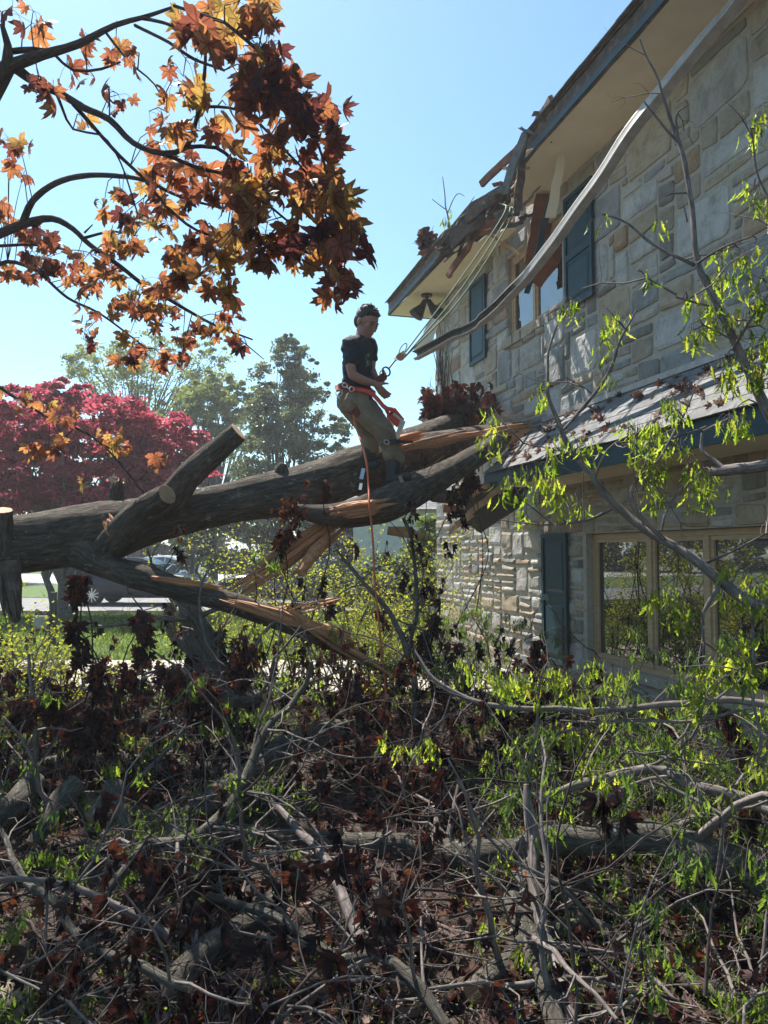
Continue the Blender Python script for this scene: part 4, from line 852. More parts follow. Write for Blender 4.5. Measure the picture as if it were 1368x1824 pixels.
# ---------------------------------------------------------------- generic crooked branch
def crooked(start, dirv, L, r, rg, level=2, out=None, tips=None, seg=6, nsub=7, crook=.22, grav=-.03):
    n = max(4, int(L / .11)); p = [np.array(start, float)]; d = np.array(dirv, float); d /= np.linalg.norm(d)
    for i in range(n):
        d = d + rg.normal(0, crook, 3) + [0, 0, grav]; d /= np.linalg.norm(d); q = p[-1] + d * L / n
        if q[2] < .03: q[2] = .03 + rg.uniform(0, .02); d[2] = abs(d[2]) * .4
        p.append(q)
    rr = np.linspace(r, r * .35, n + 1); tube(out, p, rr, seg, .16 if r < .02 else .07, rough=.08 if r > .02 else 0, seed=rg.randint(9999)); p = np.array(p)
    tips.append(p[-1])
    if level > 0:
        for k in range(nsub):
            i = rg.randint(max(1, n // 4), n); t = p[min(i + 1, n)] - p[i]; t /= np.linalg.norm(t) + 1e-9
            s = rg.normal(0, 1, 3); s[2] = s[2] * .8 + .15; dd = t * .7 + s / np.linalg.norm(s) * .9
            crooked(p[i], dd, L * rg.uniform(.25, .5), rr[i] * .55, rg, level - 1, out, tips, max(4, seg - 1), max(2, nsub // 2), crook * 1.1, grav)
    return p
def oak_cluster(mb, mbt, c, rg, n=12, size=.075, spread=.045, tint=(0, 1), shapes=None):
    c = np.array(c); e = c + np.stack([rg.normal(0, spread, n), rg.normal(0, spread, n), -rg.uniform(0, spread * 2.6, n)], 1)
    ax = c + np.stack([(e[:, 0] - c[0]) * .4, (e[:, 1] - c[1]) * .4, np.minimum(0, (e[:, 2] - c[2]) * .8) + .02], 1)
    for a, b in zip(ax, e): tube(mbt, [a, (a + b) / 2 + [0, 0, .006], b], .0009, 3, .05)
    put(mb, shapes or OL, e, hang_rot(n, rg, .22), size * rg.uniform(.4, 1.4, n), rg.uniform(*tint, n), rg)
    return e

# ---------------------------------------------------------------- snapped oak crown in front of the house
rg = np.random.RandomState(23)
def oak(name, label, chains, clusters, base, seed, n=14, size=.05, extra=0):
    rg = np.random.RandomState(seed); t = thing(name, label, 'branch', base); mbt, mbf = MB(), MB(); sk = []
    for ch in chains:
        a, r = PL(ch); p, q = tube(mbt, a, r, 8, .04, rough=.1, seed=rg.randint(999), wob=.012); sk.append(p)
    S = np.vstack(sk)
    for c in clusters:
        px, py = c[0], c[1]; k = c[2] if len(c) > 2 else 1.0
        # depth from the nearest chain point in the view
        v = S - [0, 0, CAMZ]; x = 684 + F_PX * v[:, 0] / (v[:, 1] * cp + v[:, 2] * sp); y = 912 - F_PX * (v[:, 2] * cp - v[:, 1] * sp) / (v[:, 1] * cp + v[:, 2] * sp)
        j = np.argmin((x - px) ** 2 + (y - py) ** 2); cc = P(px, py - 12, S[j][1] + rg.normal(0, .08))
        if np.linalg.norm(cc - S[j]) > .02: tube(mbt, [S[j], (S[j] + cc) / 2 + rg.normal(0, .02, 3), cc], [.004, .003, .002], 4, .05)
        m_ = max(1, int(round(2 * k)))
        for q in range(m_): oak_cluster(mbf, mbt, cc + rg.normal(0, .02, 3) * k + [0, 0, -.05 * q * k], rg, int(n * min(1.2, k)), size, .018 + .009 * k)
    for q in range(extra):
        j = rg.randint(len(S)); dd = rg.normal(0, 1, 3); dd[2] += .3; tp = []; crooked(S[j], dd, rg.uniform(.15, .45), .004, rg, 1, mbt, tp, 4, 3)
    mbt.build('limb', M['twig'], t, smooth=True); mbf.build('foliage', M['lime'], t); return t
oak('oak_branch', 'slender dark oak branch rising in front of the upper wall with drooping lime leaves',
    [[(1420, 800, 3.0, 9), (1362, 725, 3.05, 9), (1325, 650, 3.1, 8), (1300, 600, 3.15, 7), (1265, 520, 3.2, 6), (1242, 470, 3.25, 5.5), (1235, 400, 3.3, 5), (1228, 330, 3.35, 4.5), (1210, 255, 3.4, 4), (1180, 170, 3.45, 2.5), (1140, 70, 3.5, 1.5)],
     [(1210, 255, 3.4, 3), (1180, 225, 3.4, 2.5), (1148, 182, 3.4, 1.5)], [(1209, 250, 3.4, 2.5), (1204, 200, 3.4, 2), (1225, 185, 3.4, 1.2)], [(1238, 475, 3.25, 3.5), (1200, 455, 3.3, 3), (1155, 425, 3.35, 2.5), (1120, 398, 3.4, 2), (1070, 385, 3.4, 1.2)],
     [(1228, 342, 3.35, 2), (1200, 340, 3.35, 1.5), (1188, 345, 3.35, 1)], [(1225, 395, 3.3, 2), (1220, 365, 3.3, 1.2)], [(1205, 528, 3.2, 2.2), (1170, 505, 3.2, 2), (1140, 480, 3.2, 1.2)], [(1265, 545, 3.15, 2), (1205, 528, 3.2, 2.2)],
     [(1245, 472, 3.2, 2.5), (1290, 440, 3.1, 2), (1340, 420, 3.0, 1.5)], [(1305, 620, 3.1, 3), (1340, 560, 3.0, 2.5), (1390, 500, 2.9, 2)], [(1300, 605, 3.1, 2), (1250, 580, 3.1, 1.5)], [(1368, 360, 3.0, 2), (1345, 300, 3.0, 2), (1335, 230, 3.0, 1.5)], [(1400, 420, 3.0, 3), (1368, 360, 3.0, 2)], [(1420, 560, 3, 4), (1400, 420, 3, 3)]],
    [(1068, 392, .5), (1172, 402, .45), (1140, 490, .6), (1345, 225, 1.1), (1345, 330, 1.0), (1360, 360, 1.0), (1290, 455, 1.2), (1320, 455, 1), (1345, 445, 1), (1285, 500, 1), (1250, 540, 1.1), (1232, 590, .9), (1230, 600, .5), (1270, 560, 1), (1340, 500, 1.2), (1360, 540, 1.2), (1330, 560, 1), (1310, 640, 1.2), (1335, 660, 1.2), (1350, 640, 1), (1290, 650, .8), (1310, 740, .8), (1366, 600, 1.2), (1215, 545, .7)],
    (2.0, 3.0, 0), 61, extra=14)
oak('oak_branch', 'long dark oak limb crossing the lower roof edge and window with drooping lime leaves',
    [[(1440, 1120, 2.9, 12), (1368, 1085, 3.0, 11), (1300, 1045, 3.1, 10), (1245, 1000, 3.2, 9), (1190, 965, 3.3, 8), (1120, 925, 3.45, 7), (1085, 890, 3.5, 6.5), (1045, 840, 3.6, 6), (1010, 790, 3.7, 5), (990, 740, 3.75, 4), (975, 690, 3.8, 3), (975, 640, 3.85, 2.5), (990, 590, 3.9, 2), (1010, 545, 3.95, 1.2)],
     [(1030, 735, 3.8, 3), (1060, 700, 3.8, 3.5), (1085, 660, 3.8, 3), (1108, 600, 3.8, 2.5), (1135, 550, 3.8, 1.5)], [(1000, 770, 3.75, 3), (1030, 735, 3.8, 3)], [(1185, 960, 3.3, 4), (1130, 900, 3.3, 4), (1133, 860, 3.3, 3), (1180, 810, 3.2, 2.5), (1210, 760, 3.2, 2), (1240, 690, 3.2, 1.2)],
     [(1075, 870, 3.5, 3), (1060, 850, 3.5, 2.5), (1085, 800, 3.4, 2), (1130, 770, 3.4, 1.5)], [(1180, 945, 3.3, 2.5), (1195, 900, 3.3, 2), (1230, 840, 3.3, 1.5)], [(1090, 905, 3.5, 3), (1040, 928, 3.5, 2.5), (970, 935, 3.5, 1.5), (893, 925, 3.5, 1)], [(985, 935, 3.5, 1.5), (950, 905, 3.5, 1.2), (930, 890, 3.5, .8)],
     [(1245, 1000, 3.2, 5), (1280, 1040, 3.1, 5), (1250, 1090, 3.1, 3), (1250, 1140, 3.1, 2)], [(1260, 1005, 3.2, 3), (1330, 970, 3.0, 2), (1380, 940, 2.9, 1.5)], [(1030, 820, 3.6, 2), (985, 800, 3.6, 1.5), (930, 790, 3.6, 1)], [(1050, 700, 3.8, 2), (1040, 690, 3.8, 1), (1010, 670, 3.8, 1)],
     [(1330, 1060, 3.05, 3), (1340, 1130, 3.0, 3), (1345, 1250, 2.9, 3), (1350, 1350, 2.9, 2)], [(1130, 855, 3.3, 2), (1180, 790, 3.25, 2), (1260, 760, 3.1, 1.5)]],
    [(1012, 540, .9), (1012, 555, .7), (1080, 560, 1.2), (1092, 580, 1.1), (1078, 645, .9), (970, 690, .9), (985, 800, .8), (1003, 780, .9), (1045, 785, .9), (1040, 800, .7), (880, 740, 1.1), (870, 790, .8), (905, 845, 1.2), (935, 850, 1.4), (970, 850, 1.2), (985, 830, 1), (1130, 770, 1.2), (1160, 760, 1.3), (1180, 720, 1.4), (1200, 770, 1.2), (1210, 720, 1), (1125, 780, 1), (1165, 870, 1), (1180, 830, 1), (1240, 850, 1.2), (1260, 840, 1), (1025, 890, 1), (1005, 910, .6), (1150, 800, .9), (1190, 1050, 1), (1170, 1040, .8), (1210, 1070, 1), (1310, 1030, 1.2), (1340, 1040, 1.2), (1345, 1140, 1.3), (1300, 1150, 1.2), (1230, 1180, 1.3), (1250, 1200, 1.1), (1285, 1160, .9), (1350, 1080, 1.2)],
    (2.3, 2.9, 0), 62, extra=12)
oak('oak_branch', 'thick cut grey limb poking in from the right over the lower wall', [[(1460, 815, 2.6, 15), (1400, 825, 2.7, 13), (1340, 830, 2.8, 10), (1295, 840, 2.9, 10), (1268, 842, 2.95, 8)], [(1250, 770, 3.0, 3), (1248, 800, 2.98, 3), (1290, 838, 2.9, 4)], [(1250, 770, 3, 2.5), (1300, 745, 3, 2)]], [(1245, 850, 1), (1265, 860, .9), (1300, 740, .8)], (2.4, 2.7, 0), 63)
oak('oak_branch', 'nearly level thin branch below the ground floor window with upright lime leaf tufts',
    [[(740, 1160, 4.3, 2), (769, 1205, 4.2, 3.5), (834, 1243, 4.1, 4.5), (919, 1260, 4.0, 5), (1034, 1264, 3.9, 5.5), (1134, 1263, 3.8, 6), (1234, 1252, 3.7, 6), (1334, 1250, 3.6, 7), (1420, 1262, 3.5, 8)],
     [(1000, 1280, 3.9, 2), (1050, 1290, 3.85, 3), (1130, 1285, 3.8, 3), (1230, 1285, 3.7, 3), (1320, 1265, 3.6, 3)], [(940, 1350, 3.9, 3), (990, 1310, 3.9, 3), (1050, 1290, 3.85, 2.5)], [(1110, 1345, 3.7, 1.5), (1200, 1350, 3.7, 2), (1280, 1360, 3.6, 2)], [(940, 1410, 3.9, 4), (955, 1330, 3.9, 3.5), (960, 1240, 3.9, 2), (965, 1190, 3.9, 1)], [(1160, 1260, 3.8, 2), (1190, 1230, 3.8, 1)]],
    [(905, 1200, 1.1), (930, 1195, 1), (890, 1215, .8), (945, 1220, 1), (1010, 1215, 1.1), (985, 1200, .9), (1060, 1195, 1.3), (1090, 1190, 1.2), (1150, 1265, .8), (1085, 1285, .7), (1010, 1300, 1.1), (1030, 1320, 1), (950, 1340, 1.2), (1040, 1355, 1.2), (1070, 1370, 1), (1225, 1345, 1.3), (1260, 1355, 1.2), (1350, 1300, 1.3), (1340, 1360, 1.4), (1360, 1250, 1.2), (1240, 1210, 1), (1010, 1450, .7), (1270, 1195, 1.1), (860, 1190, 1), (990, 1210, .8), (760, 1320, .9)],
    (2.2, 3.6, 0), 64, extra=16)
oak('oak_branch', 'small twig tuft on the torn eave against the sky', [[(800, 400, 9.2, 1.5), (795, 370, 9.2, 1.2), (790, 330, 9.2, .8), (788, 315, 9.2, .5)], [(797, 375, 9.2, 1), (770, 355, 9.2, .6)], [(797, 380, 9.2, 1), (815, 345, 9.2, .8), (828, 350, 9.2, .5)], [(830, 375, 9.1, 1), (845, 350, 9.1, .6)]], [(792, 398, .8), (800, 385, .6)], P(800, 400, 9.2), 65, n=9, size=.09)
# ================================================================= storm debris in the yard
LOGS = [
 ('large grey lichened log rising diagonally in the left half of the pile', [(245, 1530, 4.6, 18), (295, 1500, 4.7, 21), (360, 1445, 4.9, 22), (425, 1390, 5.2, 23), (500, 1345, 5.6, 22), (575, 1310, 6.0, 20), (640, 1290, 6.3, 16)], (1, 1), 0),
 ('curved branch that lies over the diagonal log and forks upward', [(190, 1590, 3.9, 6), (235, 1540, 4.0, 9), (262, 1515, 4.05, 12), (310, 1510, 4.1, 12), (360, 1487, 4.2, 11), (400, 1450, 4.3, 11), (430, 1405, 4.4, 10), (455, 1345, 4.5, 7), (485, 1290, 4.6, 6), (515, 1260, 4.7, 5), (545, 1215, 4.8, 4), (555, 1180, 4.8, 3)], (1, 1), 8),
 ('thick horizontal log left of centre with a reddish cut end', [(150, 1430, 5.3, 17), (215, 1450, 5.2, 19), (270, 1458, 5.2, 18), (340, 1462, 5.2, 17), (412, 1476, 5.2, 16)], (1, 1), 3),
 ('short lichen covered limb leaning left of the forked log', [(130, 1398, 4.9, 17), (105, 1430, 4.8, 16), (85, 1465, 4.7, 14), (62, 1505, 4.6, 11)], (1, 1), 2),
 ('stubby mossy limb with a rounded knuckle', [(205, 1400, 4.8, 15), (188, 1420, 4.7, 13), (160, 1458, 4.6, 11)], (1, 1), 0),
 ('drooping limb ending in a small pale round cut', [(196, 1402, 4.75, 14), (210, 1425, 4.65, 11), (224, 1465, 4.55, 9), (228, 1485, 4.5, 8), (214, 1512, 4.4, 9)], (1, 1), 0),
 ('long dark log lying behind the mossy limbs', [(-60, 1372, 5.8, 18), (60, 1366, 5.9, 18), (180, 1362, 6.0, 18), (280, 1368, 6.1, 16), (420, 1385, 6.2, 12)], (1, 1), 3),
 ('slim straight log along the grass edge near the path', [(-60, 1300, 7.2, 12), (120, 1296, 7.3, 13), (260, 1292, 7.4, 13), (420, 1290, 7.4, 11)], (1, 1), 0),
 ('dark thick log at the left edge half buried in leaves', [(-60, 1480, 4.5, 24), (20, 1440, 4.7, 22), (60, 1385, 5.0, 18)], (1, 1), 2),
 ('grey log at the bottom centre disappearing under twigs', [(285, 1785, 3.2, 24), (330, 1740, 3.3, 25), (380, 1690, 3.45, 23), (425, 1655, 3.6, 20), (490, 1600, 3.9, 16)], (1, 1), 3),
 ('longest pale grey log spanning the lower right', [(400, 1475, 5.0, 15), (520, 1492, 4.9, 16), (620, 1505, 4.8, 18), (700, 1506, 4.7, 19), (760, 1512, 4.6, 22), (860, 1524, 4.4, 23), (930, 1520, 4.3, 23), (990, 1503, 4.2, 22), (1070, 1498, 4.1, 22), (1150, 1496, 4.0, 24), (1215, 1500, 3.9, 25), (1270, 1520, 3.8, 26), (1330, 1548, 3.7, 27), (1420, 1600, 3.5, 28)], (1, 1), 6),
 ('upright smooth stem descending from the long log to the bottom edge', [(940, 1540, 4.1, 15), (930, 1580, 3.9, 17), (928, 1630, 3.7, 18), (942, 1680, 3.5, 18), (964, 1735, 3.3, 18), (985, 1790, 3.1, 18), (1000, 1850, 2.95, 18)], (1, 1), 3),
 ('thin dark stem crossing in front of the long log', [(938, 1400, 4.0, 4), (944, 1440, 3.95, 8), (950, 1500, 3.9, 9), (952, 1570, 3.75, 9), (965, 1640, 3.55, 10), (985, 1710, 3.35, 10), (1010, 1790, 3.1, 11), (1022, 1850, 2.95, 11)], (1, 1), 6),
 ('dark branch running from the long log down to the lower right corner', [(958, 1545, 4.1, 11), (985, 1575, 4.0, 12), (1010, 1600, 3.9, 12), (1050, 1640, 3.75, 12), (1085, 1662, 3.7, 13), (1130, 1700, 3.5, 13), (1190, 1738, 3.35, 12), (1280, 1775, 3.2, 11), (1400, 1815, 3.0, 10)], (1, 1), 9),
 ('sunlit log with a cut end at the bottom right of centre', [(845, 1768, 3.2, 18), (885, 1725, 3.35, 18), (925, 1690, 3.5, 17), (980, 1660, 3.65, 14), (1044, 1645, 3.8, 12)], (1, 1), 2),
 ('tan bent branch on the leaf litter at the right', [(1080, 1690, 3.6, 9), (1114, 1670, 3.65, 10), (1184, 1628, 3.8, 9), (1245, 1605, 3.85, 8), (1275, 1570, 3.9, 7), (1292, 1545, 3.95, 5)], (1, 1), 5),
 ('arched dark branch in front of the stone base at the right', [(960, 1432, 4.4, 6), (1020, 1402, 4.3, 7), (1090, 1384, 4.2, 8), (1165, 1370, 4.1, 8), (1205, 1382, 4.0, 9), (1235, 1402, 3.9, 9), (1280, 1412, 3.8, 9), (1340, 1430, 3.7, 9), (1420, 1465, 3.5, 10)], (1, 1), 9),
 ('long thin branch sweeping from centre left down to the bottom', [(370, 1600, 3.6, 6), (440, 1615, 3.5, 7), (520, 1650, 3.4, 8), (600, 1700, 3.2, 9), (680, 1700, 3.1, 9), (740, 1750, 2.95, 10), (800, 1830, 2.8, 10)], (1, 1), 8),
 ('branch curving through the middle of the pile toward the lower centre', [(480, 1420, 4.6, 5), (530, 1480, 4.3, 7), (580, 1530, 4.0, 8), (610, 1600, 3.7, 9), (640, 1690, 3.4, 10), (600, 1780, 3.1, 10)], (1, 1), 8),
 ('dark fork of branches at the left bottom', [(0, 1480, 4.0, 4), (40, 1560, 3.7, 6), (90, 1600, 3.5, 7), (150, 1680, 3.2, 7), (250, 1720, 3.0, 8), (340, 1760, 2.9, 8)], (1, 1), 8),
 ('dark sagging limb below the torn wood', [(345, 1090, 5.9, 12), (372, 1130, 5.9, 14), (390, 1180, 5.8, 13), (430, 1215, 5.7, 12), (470, 1260, 5.5, 9)], (1, 1), 8),
 ('dark limb slanting through the sunny gap above the path', [(470, 1240, 5.4, 7), (425, 1250, 5.5, 10), (370, 1218, 5.8, 12), (330, 1240, 6.0, 12)], (1, 1), 6),
 ('grey stem standing in the yellow shrubs beside the house corner', [(740, 1290, 6.6, 6), (735, 1200, 6.6, 5.5), (700, 1100, 6.6, 4.5), (640, 1030, 6.6, 3.5), (600, 980, 6.6, 2)], (1, 1), 7),
 ('slender dark stem hanging beside the corner stones', [(718, 925, 7.2, 3), (735, 970, 7.1, 3), (742, 1060, 7.0, 3.5), (735, 1130, 6.9, 3), (700, 1200, 6.8, 2)], (1, 1), 7),
]
rg = np.random.RandomState(91); tipsA = []; LOGPTS = []
M['litter'] = leafmat('leaf_litter', [(0, (.05, .024, .02)), (.4, (.13, .075, .065)), (.8, (.32, .22, .18)), (1, (.42, .34, .26))], [(0, (.10, .02, .01)), (1, (.3, .14, .08))], .25, .6)
for k, (lab, pts, cap, nsub) in enumerate(LOGS):
    big = max(p[3] for p in pts) > 13
    t = thing('fallen_log' if big else 'fallen_branch', lab, 'log' if big else 'branch', G(*pts[len(pts) // 2][:2], .1), 'logs and branches on the ground' if big else 'loose branches in the pile')
    mb = MB(); a, r = PL([(x_, y_, d_ * (.92 if d_ < 5.6 else .97), r_ * 1.1) for x_, y_, d_, r_ in pts]); a[:, 2] = np.maximum(a[:, 2], r * .6); LOGPTS.append(spline(a, 1, .12)[0]) if k not in (1, 12, 20, 21, 22, 23) else 0
    a2 = a + (rg.normal(0, 1, a.shape) * r[:, None] * .18)
    p, q = tube(mb, a2, r, 22 if big else 10, .04, rough=.12, seed=100 + k, cap=cap, wob=.01)
    mb.build('limb', [M['bark_log'] if big or k % 2 else M['twig'], M['ring']], t, smooth=True)
    if nsub:
        mt2, tp = MB(), []
        for j in range(nsub):
            i = rg.randint(len(p)); s = rg.normal(0, 1, 3); s[2] = abs(s[2]) * .7; crooked(p[i], s, rg.uniform(.4, 1.1), max(.004, q[i] * .35), rg, 1, mt2, tp, 5, 4, .2)
        mt2.build('twigs', M['twig'], t, smooth=True); tipsA += tp
# ---- the tangled mass nobody could count
def wallx(y): return .845 + (12.3 - y) * .266 - .15
def inpile(x, y): return -.62 * y - .5 < x < min(.6 * y + .4, wallx(y)) and 2.3 < y < 9.0
LP_ = np.vstack(LOGPTS)
def infront(q):      # keeps the tangle from burying the big logs
    dy = LP_[:, 1] - q[1]; dx = np.abs(LP_[:, 0] - q[0]); return bool(((dx < .10) & (dy > -.12) & (dy < .32 + .3 * (q[2] > LP_[:, 2]))).any())
tips = []; mbt = MB(); mbd = MB(); cnt = 0
def pile_pt(rg):
    while True:
        y = 2.35 + 6.6 * rg.rand() ** 1.0; x = rg.uniform(-.62 * y - .5, .6 * y + .4)
        if inpile(x, y): return x, y
for k in range(560):
    x, y = pile_pt(rg)
    if infront((x, y, .2)) and rg.rand() < .75: continue
    hmax = np.interp(y, [2.3, 3.2, 5, 7, 8.9], [.14, .28, .5, .62, .6]) * (1.2 if x > -1.2 else .8)
    z = rg.uniform(.02, hmax); th = rg.uniform(0, 6.28); d = [math.cos(th), math.sin(th) * .7, rg.normal(.05, .25)]
    tp = []; crooked((x, y, z), d, rg.uniform(.5, 1.5), rg.uniform(.003, .0095), rg, 2 if k % 2 else 1, mbt if k % 2 else mbd, tp, 5, 6, .2, -.015)
    tips += [(q, 0) for q in tp if inpile(q[0], q[1]) and q[2] < hmax + .5]
for k in range(60):       # whips that stand up out of the tangle
    x, y = pile_pt(rg); tp = []; crooked((x, y, rg.uniform(0, .3)), [rg.normal(0, .5), rg.normal(0, .3), 1], rg.uniform(.5, 1.1), rg.uniform(.004, .008), rg, 1, mbd if k % 2 else mbt, tp, 5, 5, .16, -.03)
    tips += [(q, 1) for q in tp if inpile(q[0], q[1]) and q[2] < 1.15]
tag(mbt.build('brush_twigs', M['twig'], smooth=True), kind='stuff'); tag(mbd.build('dark_brush_twigs', M['twig_dark'], smooth=True), kind='stuff')
# wilted clusters
rg = np.random.RandomState(55); fw, fg, fl_, fs = MB(), MB(), MB(), MB()
T = np.array([t[0] for t in tips] + [t for t in tipsA]); rg.shuffle(T); T = T[(T[:, 1] < 9.2)]
T = T[[inpile(a[0], a[1]) for a in T]]
def wilt(c, n, size, tint=(0, 1)):
    c = np.array(c); e = c + np.stack([rg.normal(0, .014, n), rg.normal(0, .014, n), -rg.uniform(.0, .13, n)], 1)
    for q in e: tube(fs, [c, (c + q) / 2 + [0, 0, .01], q], .0012, 3, .05)
    put(fw, WL, e, hang_rot(n, rg, .22), size * rg.uniform(.6, 1.2, n), np.clip(rg.beta(.9, 2.2, n) * (tint[1] - tint[0]) + tint[0], 0, 1), rg)
nz = vnoise(T * np.array([.9, .9, .5]), 12); 
for q, nn in zip(T[:5200], nz):
    if q[1] < 5.2 and infront(q) and rg.rand() < .5: continue
    u = rg.rand(); left = q[0] < -.15 * q[1]
    if nn > .10 + (-.12 if left else .1):
        if u < .62: wilt(q, rg.randint(4, 9), rg.uniform(.045, .075))
    elif nn < .02:
        if u < .78: oak_cluster(fg, fs, q, rg, rg.randint(12, 24), .052, .026)
    elif u < (.4 if left else .3): oak_cluster(fl_, fs, q, rg, rg.randint(8, 14), .05, .025)
    elif u < .6: oak_cluster(fg, fs, q, rg, rg.randint(8, 18), .052, .028)
# dark wilted bunches seen against the path and lawn
BUN = [(125, 1130, 4.6), (150, 1160, 4.6), (145, 1070, 4.7), (140, 1045, 4.7), (170, 1225, 4.6), (175, 1200, 4.6), (95, 1235, 4.5), (110, 1260, 4.5), (60, 1270, 4.4), (30, 1275, 4.4), (20, 1215, 4.8), (130, 1300, 4.5), (160, 1310, 4.5), (185, 1290, 4.4), (200, 1320, 4.4), (225, 1215, 4.7), (300, 1210, 4.7), (330, 1220, 4.6), (260, 1130, 4.9), (255, 1110, 4.9), (260, 1160, 4.9), (430, 1200, 4.8), (445, 1170, 4.8), (525, 930, 6.0), (505, 965, 6.0), (500, 985, 6.0), (575, 890, 6.1),
       (820, 890, 8.0), (835, 870, 8.0), (810, 920, 8.0), (955, 1170, 5.5), (958, 1205, 5.4), (950, 1230, 5.4), (760, 1150, 6.4), (765, 1190, 6.4), (770, 1120, 6.5), (1180, 1290, 4.6), (1190, 1330, 4.6), (1300, 1290, 4.2), (1320, 1330, 4.1), (1330, 1460, 3.7), (1325, 1490, 3.7), (370, 1240, 4.7), (350, 1260, 4.7), (385, 1275, 4.7)]
bw = thing('wilted_branch', 'hanging bunches of shrivelled dark maroon leaves along bare twigs over the path', 'branch', P(150, 1200, 4.6))
fs0, fw0 = fs, fw; fs, fw = MB(), MB()
for (x, y, d) in BUN:
    for q in range(3): wilt(P(x + rg.normal(0, 7), y + rg.normal(0, 8) - 22, d + rg.normal(0, .05)), rg.randint(6, 10), .066)
    a = P(x, y - 22, d); tube(fs, [a + [rg.normal(0, .1), 0, .02], a, P(x + rg.uniform(-60, 60), y + 90, d + .2), P(x + rg.uniform(-90, 90), y + 230, d + .3)], [.003, .004, .005, .007], 5, .08, wob=.03)
fs.build('twigs', M['twig_dark'], bw, smooth=True); fw.build('foliage', M['wilted'], bw); fs, fw = fs0, fw0
for (x, y, d, n) in [(870, 1130, 6.2, 4), (800, 1180, 5.8, 5), (440, 1120, 5.3, 3), (450, 1150, 5.3, 3), (225, 1330, 4.4, 2), (700, 1310, 4.4, 4), (750, 1310, 4.3, 3), (900, 1230, 4.5, 4), (970, 1220, 4.4, 4), (850, 1190, 5.0, 5), (1000, 1455, 4.2, 2), (1170, 1700, 3.1, 3), (1310, 1770, 2.9, 3), (870, 1650, 3.3, 3), (60, 1770, 2.9, 4), (100, 1760, 3.0, 4), (500, 1740, 3.0, 3), (180, 1790, 2.9, 3)]:
    for q in range(n): oak_cluster(fl_, fs, P(x + rg.normal(0, 22), y + rg.normal(0, 16), d + rg.normal(0, .1)), rg, 12, .05, .028)
tag(fw.build('wilted_maroon_leaves', M['wilted']), kind='stuff'); tag(fg.build('wilted_green_leaves', M['wiltgreen']), kind='stuff')
tag(fl_.build('lime_leaves', M['lime']), kind='stuff'); tag(fs.build('leaf_stalks', M['twig']), kind='stuff')
# litter on the soil: fallen maple leaves and chips
mb = MB(); N = 4600; pos = []
while len(pos) < N:
    x, y = pile_pt(rg); pos.append((x, y, rg.uniform(.0, .10)))
pos = np.array(pos); z = rg.normal(0, .45, (N, 3)); z[:, 2] = 1
Rm = rot_from(z, rg)[:, :, [0, 2, 1]] * np.array([1, 1, -1])
put(mb, [LV[1], WL[0]], pos, Rm, rg.uniform(.025, .055, N), rg.uniform(0, 1, N), rg); tag(mb.build('leaf_litter', M['litter']), kind='stuff')
mb = MB()
for k in range(5000):
    x, y = pile_pt(rg); th = rg.uniform(0, 6.28); L = rg.uniform(.06, .35); z = rg.uniform(.02, .12)
    a = np.array([x, y, z]); b = a + np.array([math.cos(th), math.sin(th), rg.normal(0, .15)]) * L; tube(mb, [a, (a + b) / 2 + rg.normal(0, .012, 3), b], [.003, .0025, .0015], 4, .1)
tag(mb.build('twig_litter', M['litter']), kind='stuff')
# leaves and torn bits lying on the lower roof, red clump on the trunk
def clump(name, label, cen, n, rad, seed, mat='wilted', size=.09, sk=None, tint=(0, 1), tw=10):
    global rg; rg0 = rg; rg = np.random.RandomState(seed); t = thing(name, label, 'branch', cen); s_, f_ = MB(), MB(); cen = np.array(cen, float)
    for k in range(tw):
        d = rg.normal(0, 1, 3) * np.array(rad); d[2] = abs(d[2]); tube(s_, [cen - [0, 0, rad[2] * .6], cen + d * .5, cen + d * 1.2], [.008, .005, .002], 5, .08, wob=.02)
    p = cen + rg.normal(0, .5, (n, 3)) * np.array(rad) + [0, 0, rad[2] * .5]
    put(f_, WL + LV[1:3], p, hang_rot(n, rg, .4), size * rg.uniform(.6, 1.2, n), rg.uniform(*tint, n), rg)
    s_.build('twigs', M['twig_dark'], t, smooth=True); f_.build('foliage', M[mat], t); rg = rg0; return t
clump('wilted_branch', 'big dark maroon leaf clump on top of the trunk against the house corner', P(812, 740, 9.2), 240, (.33, .3, .22), 71, size=.13, tint=(0, .85))
clump('wilted_branch', 'maroon sprig left of the house corner against the sky', P(765, 718, 9.3), 22, (.06, .1, .12), 72, size=.1, tw=4)
clump('wilted_branch', 'small dark red leaf clump caught on the left eave', P(760, 432, 10.9), 60, (.14, .2, .1), 73, size=.12, tint=(.1, .75), tw=6)
clump('wilted_branch', 'sprig of reddish leaves caught at the crushed lower eave', P(835, 868, 8.0), 36, (.10, .1, .18), 74, size=.09, tint=(.2, .8), tw=5)
clump('wilted_branch', 'sprigs of rusty leaves hanging off the lower limb of the trunk', P(518, 918, 5.95), 24, (.10, .08, .12), 75, size=.06, tint=(.3, .95), tw=5)
# thin dark hanging twigs near trunk
mb = MB(); N = 170; s_ = rg.uniform(s_p + .1, 9.5, N); o_ = rg.uniform(.05, .6, N)
pos = np.array([H(a, b, zf + (EO - b) / EO * (PWT - zf) + .015) for a, b in zip(s_, o_)]); z = rg.normal(0, .2, (N, 3)) + [-.6, -.2, .8]
put(mb, [LV[1], WL[0]], pos, rot_from(z, rg)[:, :, [0, 2, 1]] * np.array([1, 1, -1]), rg.uniform(.04, .08, N), rg.uniform(0, 1, N), rg); tag(mb.build('roof_leaf_litter', M['litter']), kind='stuff')
